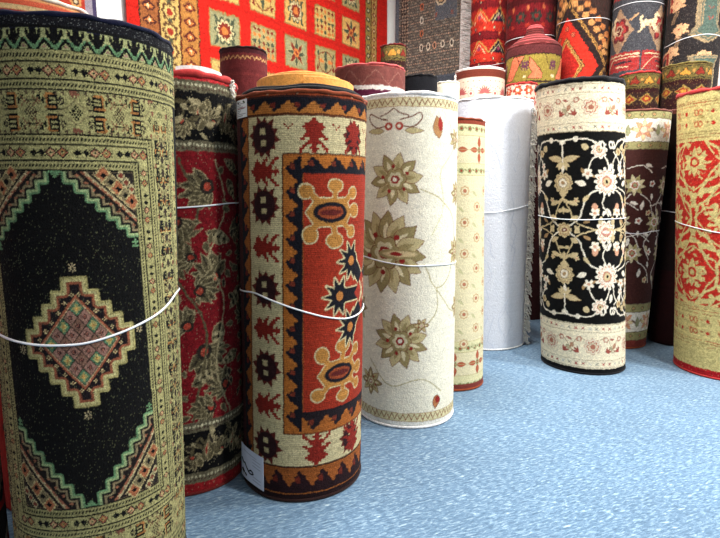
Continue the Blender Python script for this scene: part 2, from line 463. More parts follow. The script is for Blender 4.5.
def design_green(R, H):
    q = (H * 100 - 3.0) / 142.0; k = 1.0; hgt = 142.0; uc = -5.0
    c = Chart(2 * PI * R * 100 / q, hgt, 5.4 * q, DK)
    lo, hi = c.u0, c.u0 + c.w
    def v(x, flip): return hgt - x * k if flip else x * k
    for flip in (False, True):
        def band(fn, a, b, *args, **kw):
            a, b = v(a, flip), v(b, flip); a, b = min(a, b), max(a, b); fn(c, a, b, *args, **kw)
        # zigzag with T-shaped heads
        T = ["..................", "...xxxxxxxxxxxx...", "...xx..xxxx..xx...", "...x...xxxx...x...", "...x...xxxx...x...", ".......xxxx.......", "......xxxxxx......", "......xxxxxx......",
             ".....xgg..ggx.....", "....xgg....ggx....", "...ggg......ggg...", "..ggg...xx...ggg..", "gggg...xppx...gggg", "ggg...xppppx...ggg", "gg...xxxxxxxx...gg"]
        n = int(round(c.w / 4.15)); per = c.w / n
        for i in range(n):
            u = lo + (i + .5) * per
            vv = v(2.55, flip)
            c.bitmap(T, dict(x=(160, 162, 112), g=GN, p=(150, 120, 100)), u, vv, per / 18, .315 * k, flipv=flip)
        band(dotted, 5.1, 7.3, lo, hi); band(crossband, 7.7, 10.9, lo, hi, off=0)
        band(dotted, 11.3, 13.1, lo, hi)
    # the long sides and the inner frames
    def frame(w0, v0, col):
        c.rect(uc - w0, uc + w0, v0 * k, hgt - v0 * k, col)
    frame(33.5, 13.1, DK)
    c.rect(uc - 33.3, uc + 33.3, 13.5, hgt - 13.5, CR)
    for flip in (False, True):
        a, b = sorted((v(13.5, flip), v(22.6, flip))); wideband(c, a, b, uc - 24.5, uc + 24.5, off=0.6)
    for sgn in (-1, 1):
        def col(fn, x0, x1, y, *args, **kw):
            a, b = sorted((uc + sgn * x0, uc + sgn * x1)); fn(c, a, b, y, hgt - y, False, *args, **kw)
        col(wideband, 23.2, 29.6, 14, per=12.5, off=4)
        for i_, y in enumerate(np.arange(24, hgt - 24, 3.3)):
            xm = uc + sgn * 26.4
            c.steps(xm, y, .75, 1.25, .25, (50, 40, 34))
            for w_ in (-1, 1):
                c.bitmap(["xxxx", "x..x", "x...", "x...", "x..x", "xxxx"] if i_ % 2 else ["xxxx", "xx..", "xxxx", "xx..", "xxxx", "..xx"], dict(x=DK), xm + w_ * 2.0, y, .3, .42, flipu=(w_ > 0))
        a, b = sorted((uc + sgn * 29.7, uc + sgn * 30.1)); c.rect(a, b, 14, hgt - 14, DK)
        col(dotted, 30.1, 31.4, 14); col(crossband, 31.7, 34, 14)
    frame(22.9, 22.6, DK); c.rect(uc - 22.6, uc + 22.6, 23.0, hgt - 23.0, CR)
    for flip in (False, True):
        a, b = sorted((v(23.0, flip), v(24.7, flip))); dotted(c, a, b, uc - 22.6, uc + 22.6)
    for sgn in (-1, 1): col = None; a, b = sorted((uc + sgn * 21.2, uc + sgn * 22.6)); dotted(c, a, b, 23, hgt - 23, False)
    frame(21.2, 24.7, DK)
    for flip in (False, True):
        a, b = sorted((v(25.1, flip), v(28.2, flip))); crossband(c, a, b, uc - 20.8, uc + 20.8)
    for sgn in (-1, 1): a, b = sorted((uc + sgn * 18.4, uc + sgn * 20.8)); crossband(c, a, b, 28.2, hgt - 28.2, False)
    frame(18.3, 28.2, DK)
    for flip in (False, True):
        a, b = sorted((v(28.6, flip), v(30.3, flip))); dotted(c, a, b, uc - 18.0, uc + 18.0)
    for sgn in (-1, 1): a, b = sorted((uc + sgn * 16.8, uc + sgn * 18.0)); dotted(c, a, b, 28.6, hgt - 28.6, False)
    frame(16.7, 30.4, DK)
    # stepped corner pieces
    F0, F1 = 30.8, hgt - 30.8; XL, XR = uc - 16.5, uc + 16.5
    def stairs(a, b, n):
        P = []
        for i in range(n): P += [(a * (1 - i / n), b * i / n), (a * (1 - i / n), b * (i + 1) / n)]
        return P
    def corner(sgn, flip):
        cu = uc + sgn * 16.5; cv = F1 if flip else F0; dv = -1 if flip else 1
        A, B = 14.4, (19.5 if flip else 14.6); clip = (XL, XR, F0, F1)
        def shape(a, b, col, g=0.0, n=7):
            P = [(cu + sgn * 6, cv - dv * 6), (cu - sgn * a, cv - dv * 6)] + [(cu - sgn * x, cv + dv * y) for x, y in stairs(a, b, n)] + [(cu + sgn * 6, cv + dv * b)]
            c.poly(P, col, grow=g, clip=clip)
        shape(A, B, GN, .75); shape(A, B, (150, 168, 118), .3); shape(A, B, (24, 22, 22), -.25); shape(A, B, (140, 124, 92), -.8); shape(A, B, (30, 24, 22), -1.3)
        def tri(f, col): c.poly([(cu, cv), (cu - sgn * A * f, cv), (cu, cv + dv * B * f)], col, clip=clip)
        tri(.80, (150, 94, 70)); tri(.75, (176, 164, 122)); tri(.72, (34, 28, 26))
        for i in range(5):
            t = (i + .5) / 5; x = cu - sgn * A * .52 * (1 - t); y = cv + dv * B * .52 * t
            c.steps(x, y, 2.0, 2.4, .3, (186, 170, 120)); c.steps(x, y, 1.6, 2.0, .3, [(160, 98, 66), (120, 108, 78)][i % 2]); c.bitmap(PLUS, dict(x=DK), x, y, .28)
        for i in range(8):
            for f, cc in ((.76, (190, 170, 130)), (.9, (150, 96, 70)), (.64, (140, 120, 90))):
                t = (i + .5) / 8; c.bitmap([".x.", "xxx", ".x."], dict(x=cc), cu - sgn * A * f * (1 - t), cv + dv * B * f * t, .26)
        for i in range(3):
            t = (i + .5) / 3; c.steps(cu - sgn * 3.4 * (1 - t), cv + dv * 4.6 * t, 1.1, 1.3, .3, (176, 164, 122)); c.steps(cu - sgn * 3.4 * (1 - t), cv + dv * 4.6 * t, .6, .8, .3, (120, 60, 46))
        c.bitmap(["xxxxx", ".xxx.", "..x.."], dict(x=GN), cu - sgn * (A + 2.0), cv + dv * .6, .5, flipv=flip)
        c.bitmap([".x.", "xxx", ".x.", "xxx"], dict(x=GN), cu - sgn * .8, cv + dv * (B + 2.0), .5)
    for sgn in (-1, 1):
        for flip in (False, True): corner(sgn, flip)
    # centre medallion
    mu, mv = uc + 1.4, 70.2
    q1 = stairs(11.6, 15.2, 5)
    ringp = [(x, -y) for x, y in q1] + [(-x, -y) for x, y in q1[::-1]] + [(-x, y) for x, y in q1] + [(x, y) for x, y in q1[::-1]]
    ringp = [(mu + x, mv + y) for x, y in ringp]
    for g, col in ((.5, (166, 156, 102)), (-.1, (186, 178, 124)), (-.7, (146, 84, 60)), (-1.3, (30, 24, 26))): c.poly(ringp, col, grow=g)
    n = 6
    for i in range(n):
        for sx in (-1, 1):
            for sy in (-1, 1):
                t = (i + .5) / n; c.bitmap([".x.", "xpx", ".x."], dict(x=(190, 172, 124), p=PK), mu + sx * 9.5 * t, mv + sy * 12.6 * (1 - t), .34)
    def rhomb(a, b, col): c.poly([(mu - a, mv), (mu, mv - b), (mu + a, mv), (mu, mv + b)], col)
    rhomb(8.6, 11.4, (160, 92, 66)); rhomb(8.0, 10.6, (190, 170, 130)); rhomb(7.75, 10.3, DK)
    K3 = 5
    for i in range(K3):
        for j in range(K3):
            x = mu + (i - j) * 7.7 / K3; y = mv + (i + j - K3 + 1) * 10.2 / K3; a, b = 7.7 / K3 - .12, 10.2 / K3 - .16
            gr = (i, j) in ((0, 0), (4, 4), (0, 4), (4, 0), (0, 2), (2, 0), (2, 4), (4, 2), (2, 2)) and (i, j) != (2, 2)
            col = (84, 122, 92) if gr else [(132, 98, 82), (150, 112, 98)][(i + j) % 2]
            c.poly([(x - a, y), (x, y - b), (x + a, y), (x, y + b)], col)
            if gr: c.steps(x, y, .9, 1.2, .28, (170, 160, 100)); c.steps(x, y, .4, .5, .2, (196, 150, 84))
            else: c.bitmap(["..x..", ".xpx.", "xppx.", ".xpx.", "..x.."], dict(x=(60, 34, 34), p=(150, 96, 80)), x, y, .26)
    for du, dv in ((0, -17.8), (0, 17.8), (-13.4, 1.5), (13.4, -1.5)):
        c.bitmap(["..x..", "x.x.x", ".x.x.", "xx.xx", ".x.x.", "x.x.x", "..x.."], dict(x=(168, 152, 116)), mu + du, mv + dv, .32)
    c.rect(c.u0, c.u0 + c.w, 0, .7, (30, 32, 58))
    c.jitter(.05, 3, .28); c.weave(0, 2, .16); c.mottle(.6, .10); c.wear(.2, .06, (104, 106, 76), .022, (.5, hgt)); c.wear(.02, .0, (20, 18, 16), .03)
    c.a[:int(.7 * c.res)] = L(DK)
    c.res /= q; c.w *= q; c.h *= q; c.u0 *= q
    e = int(round(3.0 * c.res)); top = np.broadcast_to(L((20, 20, 24)), (e, c.nx, 3)) * (1 + rng.normal(0, .25, (e, c.nx, 1)))
    top = np.where(rng.random((e, c.nx, 1)) < .05, L((110, 112, 110)), top)
    c.a = np.concatenate([top, c.a], 0).clip(.002, .9); c.ny += e; c.h += e / c.res
    return c

def design_black_red(R, H):
    """dark red ground, olive foliage, black border"""
    c = chart_for(R, H, 3.8, (112, 20, 26)); h = H * 100; lo, hi = c.u0, c.u0 + c.w
    OL, OE, OB, BK = (82, 74, 52), (150, 138, 104), (40, 34, 28), (10, 9, 9)
    def palmette(u, v, s, ang, big=True):
        for k in range(-3, 4):
            a = ang + k * 24
            c.leaf(u, v, s * (1 - abs(k) * .09), s * .34, a, OL, edge=OE, ew=.35, vein=OB)
        c.ell(u, v, s * .26, s * .26, OB); c.ell(u, v, s * .14, s * .14, (150, 60, 44))
    def spray(u, v, s, ang):
        c.leaf(u, v, s, s * .42, ang, OL, edge=OE, ew=.3, vein=BK)
        for k in (.3, .55, .8):
            for sg in (-1, 1):
                x = u + math.cos(math.radians(ang)) * s * k; y = v + math.sin(math.radians(ang)) * s * k
                c.leaf(x, y, s * .34 * (1.2 - k), s * .13, ang + sg * 50, OE)
    rows = [(33, -3, 9, 200, 0), (40, 10, 11, 160, 1), (37, 20, 9, 60, 0), (53, -2, 10, 80, 1), (57, 9, 12, 20, 0), (66, 3, 8, 180, 1), (74, 12, 11, 240, 1), (80, -1, 12, 140, 0),
            (79, 6, 9, 340, 1), (92, 14, 12, 100, 0), (92, 1, 9, 220, 1), (103, 7, 12, 60, 1), (106, -6, 10, 160, 0), (116, 2, 11, 330, 0), (118, 16, 10, 200, 1), (126, 9, 9, 180, 1)]
    for du in range(-2, 3):
        off = du * 29.5
        for (v, u, s, a, b) in rows:
            (palmette if b else spray)(u + off, v, s, a)
        c.curve([(off, 30), (6 + off, 50), (-3 + off, 70), (8 + off, 95), (2 + off, 130)], .9, OL)
        c.curve([(14 + off, 30), (18 + off, 48), (10 + off, 66), (16 + off, 84), (12 + off, 110), (18 + off, 130)], .7, OE)
    for q in range(240):
        c.leaf(random.uniform(lo, hi), random.uniform(28, h - 31), random.uniform(2.5, 6), random.uniform(1.2, 2.6), random.uniform(0, 360), random.choice([OL, OB, OL]), edge=OE, ew=.28)
    for (a, b) in ((0, 27), (h - 30, h)):
        c.hb(a, b, BK)
    for (a, b) in ((2.4, 6.2), (23.6, 27.2), (h - 30.5, h - 26.5), (h - 9.5, h - 5.2)):
        c.hb(a, b, (96, 90, 70)); 
        for u in np.arange(lo, hi, 1.5):
            c.ell(u, (a + b) / 2 - .4, .42, .5, (188, 182, 150)); c.ell(u + .7, (a + b) / 2 + .8, .4, .4, (70, 50, 40))
    for (m, s) in ((14.8, 1), (h - 18.5, 1)):
        for i, u in enumerate(np.arange(lo + 2, hi - 3, 12.2)):
            c.curve([(u - 6, m - 5), (u - 2, m + 4), (u + 3, m - 5), (u + 7, m + 3)], 1.0, OL)
            palmette(u, m + 2, 6.0, 250 if i % 2 else 80)
            c.ell(u + 5.8, m, 1.7, 4.6, OL, 12); c.ell(u + 5.8, m, .9, 3.4, OE, 12); c.ell(u + 5.8, m, .5, 2.4, (130, 34, 30), 12)
            c.leaf(u - 6, m + 5, 5, 1.8, -60, OL, edge=OE); c.leaf(u + 9, m - 5, 5, 1.8, 120, OL, edge=OE)
            for q in range(9): c.leaf(u + random.uniform(-6, 6), m + random.uniform(-6.5, 6), random.uniform(3, 5), 1.7, random.uniform(0, 360), random.choice([OL, OB, OE]), edge=random.choice([OE, BK]), ew=.25)
    c.hb(0, 2.4, (176, 44, 48)); c.hb(h - 5.2, h, (130, 24, 28))
    c.jitter(.2, 1.6, .45); c.mottle(.8, .2); c.wear(.22, .06, (150, 140, 112), .012)
    return c

def wave(c, a, b, lo, hi, horiz, base, dk, red, per=8.6, flip=False, off=0.0):
    if horiz: c.rect(lo, hi, a, b, base)
    else: c.rect(a, b, lo, hi, base)
    w = b - a; n = int((hi - lo) / per) + 1
    for i in range(n):
        x = lo + off + (i + .5) * per
        if x > hi: break
        # triangle with a curled tip
        tri = [(-.54, 0), (.54, 0), (.54, .24), (.42, .34), (.34, .5), (.24, .56), (.22, .72), (.06, .8), (-.04, .94), (-.16, .84), (-.14, .72), (-.3, .66), (-.24, .5), (-.4, .44), (-.42, .3), (-.54, .24)]
        cen = [(-.22, .44), (-.02, .4), (-.02, .58), (-.06, .72), (-.24, .6)]
        for pts, col in ((tri, dk), (cen, red)):
            P = []
            for px, py in pts:
                y = (b - py * w) if flip else (a + py * w)
                P.append((x + px * per, y) if horiz else (y, x + px * per))
            c.poly(P, col)
    e = w * .2
    if horiz: c.rect(lo, hi, (b - e if flip else a), (b if flip else a + e), dk)
    else: c.rect((b - e if flip else a), (b if flip else a + e), lo, hi, dk)

def burst(c, u, v, s, dk=(48, 24, 26), lt=(200, 184, 136)):
    for k in range(12):
        a = k * PI / 6 + .13; r = s * (1 if k % 2 == 0 else .9)
        c.poly([(u + r * math.cos(a), v + r * 1.12 * math.sin(a)), (u + .62 * s * math.cos(a + .42), v + .66 * s * math.sin(a + .42)), (u + .62 * s * math.cos(a - .42), v + .66 * s * math.sin(a - .42))], (96, 34, 28))
    c.ell(u, v, s * .66, s * .74, dk)
    c.rect(u - s * .2, u + s * .12, v - s * .42, v - s * .12, lt); c.rect(u - s * .14, u + s * .16, v + s * .14, v + s * .42, lt)

BUG = ["x....xx....x", "xx..xxxx..xx", ".xx..xx..xx.", "..xxxxxxxx..", "...xxxxxx...", "xx..xxxx..xx", ".xxxxxxxxxx.", "..xxxxxxxx..", "...xxxxxx...", "..xxxxxxxx..", ".xxxxxxxxxx.", "..xxxxxxxx..", "....xxxx....", ".....xx....."]
def design_orange(R, H):
    RED, GLD, BLK, CRM, ORG, MRN = (158, 50, 30), (184, 128, 62), (22, 22, 30), (204, 190, 146), (166, 96, 42), (122, 36, 26)
    c = chart_for(R, H, 4.0, RED); h = H * 100; lo, hi = c.u0, c.u0 + c.w
    k = h / 154.0
    L0 = -22.3                                     # left edge of the cream border
    RT = 76                                        # its right twin, round the back
    # outer wave border on every side
    c.rect(lo, L0, 0, h, ORG); wave(c, L0 - 7, L0 - .6, 2, h - 4, False, ORG, BLK, MRN)
    c.rect(lo, L0 - 7, 0, h, (80, 26, 24))
    c.hb(0, 8.3, ORG); c.hb(139, h, ORG)
    c.rect(L0, RT, 8.3, 139, CRM)
    wave(c, 1.9, 7.4, lo, hi, True, (178, 112, 52), BLK, (120, 44, 32), 8.9, off=2.5)
    c.hb(0, 2.0, (150, 66, 36)); c.hb(1.5, 2.1, (60, 30, 26))
    for u in np.arange(lo, hi, 11.0): c.ell(u, .9, .4, .3, (230, 190, 150))
    c.hb(7.5, 8.4, (84, 44, 24))
    wave(c, 140, 150, lo, hi, True, (158, 88, 40), (40, 20, 24), (110, 40, 28), 8.9, flip=True, off=2.5)
    c.hb(138.9, 139.7, (70, 36, 22)); c.hb(150.4, h, (36, 18, 20))
    c.rect(L0 - .8, L0, 8.3, 139, (110, 62, 30))
    # inner wave frame
    I0, I1, T0, T1 = -7.2, RT - 15, 21.6, 125.6
    c.rect(I0 - .5, I1 + .5, T0 - .5, T1 + .5, (78, 44, 24)); c.rect(I0, I1, T0, T1, ORG)
    wave(c, I0 + .2, I0 + 6.9, T0 + 1, T1 - 1, False, (178, 106, 44), BLK, (120, 50, 34), 8.4, flip=True)
    wave(c, T0 + .3, T0 + 6.6, I0 + 6.6, I1, True, (178, 106, 44), BLK, (120, 50, 34), 8.6, flip=True)
    wave(c, T1 - 8.6, T1 - .8, I0 + 6.6, I1, True, (170, 98, 42), (34, 26, 30), (120, 50, 34), 9.5, flip=False)
    c.rect(I0 + 7.2, I1 - 7, T0 + 6.6, T1 - 8.6, RED)
    # cream border motifs
    seq = [(15.6, 's'), (27.5, 'b'), (39.5, 's'), (54.8, 'b'), (70.5, 's'), (85.5, 'b'), (100.5, 's'), (115.2, 'b'), (131.6, 's')]
    for v, kd in seq:
        if kd == 's': burst(c, -15.0, v, 7.2)
        else: c.bitmap(BUG, dict(x=(140, 40, 30)), -14.8, v, .86, .86, turn=True)
    for i in range(6):
        u = 3.2 + i * 17.5
        c.bitmap(BUG, dict(x=(140, 40, 30)), u + .5, 15.0, .84, .84, flipv=True); burst(c, u + 17.8, 15.2, 6.4)
        c.bitmap(BUG, dict(x=(140, 40, 30)), u + 2.0, 132.3, .92, .92); burst(c, u + 18.0, 131.8, 6.6)
        c.bitmap(["x...x", ".x.x.", "..x.."], dict(x=(140, 40, 30)), u - 8.5, 21.0 - 9, .7)
    # field : cartouche
    def hexa(u, v, flip=1):
        for g, col in ((.5, CRM), (0, GLD)):
            c.poly([(u - 9.5, v), (u - 6, v - 5), (u + 6, v - 5), (u + 9.5, v), (u + 6, v + 5), (u - 6, v + 5)], col, grow=g)
            for (x, y, a, b) in ((1.6, 10.4, 3.4, 2.6), (-8, 8.0, 2.6, 3.0), (11.5, -.5, 2.7, 2.4), (9.6, 7.4, 2, 2.2), (-9.5, -7.5, 2.6, 2.4), (1.6, -9.5, 3, 2.2), (10.5, -7, 2.2, 2.0)):
                c.ell(u + x, v + flip * y, a + g, b + g, col)
            for (x, y) in ((1.6, 8), (-7, 6), (9, -.5), (7.5, 6), (-7, -6), (1.6, -7), (8, -5.5)):
                c.line([(u + x * .6, v + flip * y * .5), (u + x, v + flip * y)], 2.0 + g, col)
        c.ell(u, v, 7.0, 3.7, BLK); c.ell(u, v, 5.2, 2.3, (150, 70, 40)); c.ell(u, v, 4.6, 1.1, (96, 34, 30))
    hexa(10.4, 42, 1); hexa(15.0, 103.5, -1)
    # centre medallion of black leaves
    mu, mv = 30, 73.5
    for g, col in ((.55, CRM), (0, BLK)):
        for s in (-1, 1):
            for t in (-1, 0, 1):
                bu = mu + s * (9.5 if t else 15.5); bv = mv + t * 13.0
                c.line([(mu, mv + t * 3), (bu, bv)], 5.0 + 2 * g, col)
                for k in range(7):
                    a = math.radians(-105 + k * 35); x = s * math.cos(a) * 4.2; y = math.sin(a) * 5.0
                    c.poly([(bu + x * 1.75, bv + y * 1.5), (bu + x * .4 - y * .35, bv + y * .4 + x * .35), (bu + x * .4 + y * .35, bv + y * .4 - x * .35)], col, grow=g)
                c.ell(bu, bv, 3.6 + g, 4.0 + g, col)
    for s in (-1, 1):
        for t in (-1, 0, 1): c.ell(mu + s * (9.5 if t else 15.5), mv + t * 13.0, 1.7, 1.8, (186, 120, 60))
    c.poly([(mu - 7, mv), (mu, mv - 8), (mu + 7, mv), (mu, mv + 8)], (160, 52, 36))
    c.line([(mu - 2.4, mv - 4), (mu + 2.4, mv + 4)], 1.1, CRM); c.line([(mu + 2.4, mv - 4), (mu - 2.4, mv + 4)], 1.1, CRM)
    c.jitter(.10, 2, .35); c.weave(2, 3, .28); c.mottle(.8, .08); c.wear(.14, .05, (20, 14, 12), .012)
    return c

def design_cream(R, H):
    BG = (226, 221, 200)
    c = chart_for(R, H, 3.4, BG); h = H * 100; lo, hi = c.u0, c.u0 + c.w
    OL, O2, BR, ST, RD = (150, 136, 92), (188, 174, 128), (112, 66, 44), (180, 170, 130), (140, 40, 36)
    for a, b, col in ((0, 2.2, (232, 230, 222)), (2.2, 6.2, (214, 206, 164))): c.hb(a, b, col)
    c.hb(h - 8.5, h - 4, (206, 198, 156)); c.hb(h - 4, h, (226, 224, 214))
    for a in (2.2, 5.9, h - 8.6, h - 4.2): c.hb(a, a + .35, (170, 140, 100))
    for (a, b) in ((2.9, 5.4), (h - 8, h - 4.9)):
        p = 2.9; n = int(c.w / p)
        for i in range(n):
            u = lo + i * p; c.line([(u, b), (u + p / 2, a), (u + p, b)], .42, (126, 76, 50))
    def flower(u, v, r, n, sq=.95, a0=0.0):
        for i in range(n):
            a = a0 + i * 2 * PI / n
            c.leaf(u + .3 * r * math.cos(a), v + .3 * r * sq * math.sin(a), r * .76, r * .42, math.degrees(a), O2 if i % 2 else OL, edge=BR, ew=.28)
            c.leaf(u + .35 * r * math.cos(a), v + .35 * r * sq * math.sin(a), r * .44, r * .16, math.degrees(a), (220, 210, 170) if i % 2 == 0 else OL)
        c.rosette(u, v, r * .42, 6, [(1.06, BR), (1, OL), (.7, (206, 198, 160)), (.4, RD), (.2, BG)])
        for i in range(5):
            a = a0 + .3 + i * 2 * PI / 5; c.ell(u + .5 * r * math.cos(a), v + .5 * r * math.sin(a), .07 * r, .07 * r, RD)
    for du in (-66, 0, 66, ):
        o = du
        c.curve([(9 + o, 80), (16 + o, 92), (26 + o, 84), (30 + o, 62), (20 + o, 50), (7 + o, 44)], .6, ST)
        c.curve([(16 + o, 92), (16 + o, 104), (6 + o, 114)], .6, ST); c.curve([(16 + o, 93), (26 + o, 104), (38 + o, 108)], .6, ST)
        c.curve([(13 + o, 66), (20 + o, 52), (18 + o, 36), (28 + o, 24), (24 + o, 12)], .6, (204, 200, 160))
        c.curve([(-20 + o, 130), (-8 + o, 142), (8 + o, 138), (20 + o, 146)], .6, ST)
        flower(-10.8 + o, 74.5, 19.5, 16, .95, .1)
        c.ell(-4 + o, 75, 10, 2.6, OL); c.ell(-3 + o, 75, 8.5, 1.3, (206, 186, 140)); c.ell(-5 + o, 75, 3, .9, RD)
        flower(-2.8 + o, 118.5, 13.2, 12, 1.0, .3)
        flower(-5.2 + o, 39.5, 12.5, 10, .85, .5)
        for s in (-1, 1):
            x = -5.7 + o
            c.curve([(x + s * 3, 12), (x + s * 8, 10.8), (x + s * 12.5, 8.8), (x + s * 13.0, 12), (x + s * 9, 15.2), (x + s * 4, 15)], .6, BR)
            c.curve([(x, 6.8), (x + s * 3, 9), (x + s * 7, 10.2)], .5, BR)
            c.ell(x + s * 2.5, 15.0, 1.9, 1.9, (170, 70, 56)); c.ell(x + s * 2.5, 15, .8, .8, BG)
            c.leaf(x + s * 5, 17, 9, 2.6, 0 if s > 0 else 180, O2, edge=BR, ew=.25)
        c.leaf(16.6 + o, 20, 10, 5.2, 262, (176, 130, 84), edge=BR, ew=.3); c.leaf(18 + o, 17, 7, 3.0, 262, (160, 52, 44))
        flower(32 + o, 75, 7, 8); flower(33 + o, 46, 6, 8); flower(8 + o, 110.5, 3.6, 6)
        flower(36 + o, 104, 7, 8); flower(30 + o, 20, 5, 7)
        c.leaf(17 + o, 147.5, 7, 4, 100, (170, 110, 70), edge=BR); c.ell(17.2 + o, 150, 1.5, 1.8, RD)
        flower(-20 + o, 142, 7, 8)
    c.jitter(.12, 3, .3); c.mottle(1.2, .05); c.wear(.07, .02, None)
    return c

def design_narrow_cream(R, H):
    BG = (214, 204, 168)
    c = chart_for(R, H, 3.0, BG); h = H * 100; lo, hi = c.u0, c.u0 + c.w
    RD, G, LN = (150, 58, 48), (136, 140, 96), (176, 160, 118)
    for (a, b) in ((0, 9), (24.5, 31), (h - 31, h - 24.5), (h - 10, h)):
        c.hb(a, b, (210, 204, 160)); c.hb(a, a + .3, LN); c.hb(b, b + .35, LN)
        for u in np.arange(lo, hi, 5.2):
            c.rosette(u, (a + b) / 2 + 1, 1.6, 5, [(1, G), (.45, RD)]); c.leaf(u + 1.6, (a + b) / 2, 2.4, 1.0, 30, G)
    for v in (17, h - 17):
        for u in np.arange(lo, hi, 16.5):
            u = u + 3.2
            for dx, dy, a in ((0, -5, 90), (0, 5, 90), (-5, 0, 0), (5, 0, 0)):
                c.leaf(u + dx * .35, v + dy * .35, 5.6, 2.8, math.degrees(math.atan2(dy, dx)), (168, 88, 60), edge=RD, ew=.2)
            c.rosette(u, v, 1.9, 6, [(1, G), (.5, RD)])
            c.line([(u - 8, v), (u + 8, v)], .3, LN)
    for k in range(11):
        for u in np.arange(lo, hi, 18.0):
            v = 40 + k * 9; c.rosette(u + 3 + (k % 2) * 9, v, 3.0, 8, [(1, (190, 160, 120)), (.7, BG), (.4, (170, 110, 84))]); c.leaf(u + 8 + (k % 2) * 9, v, 5, 1.8, 40, (186, 182, 140))
    c.hb(0, 3, (134, 60, 44)); c.hb(h - 4.5, h, (120, 54, 46))
    c.wear(.06, .02)
    return c

def design_white(R, H):
    c = chart_for(R, H, 2.6, (230, 233, 240)); h = H * 100
    for i in range(46):                       # faint creases and the pattern showing through the back
        u = random.uniform(-50, 50); v = random.uniform(18, h - 8)
        pts = [(u, v)]
        for _ in range(4): pts.append((pts[-1][0] + random.uniform(-5, 5), pts[-1][1] + random.uniform(2, 11)))
        c.curve(pts, .55, random.choice([(206, 212, 226), (214, 219, 230), (238, 241, 246)]))
    c.hb(0, 1.5, (236, 238, 242))
    c.wear(.03, .01)
    return c

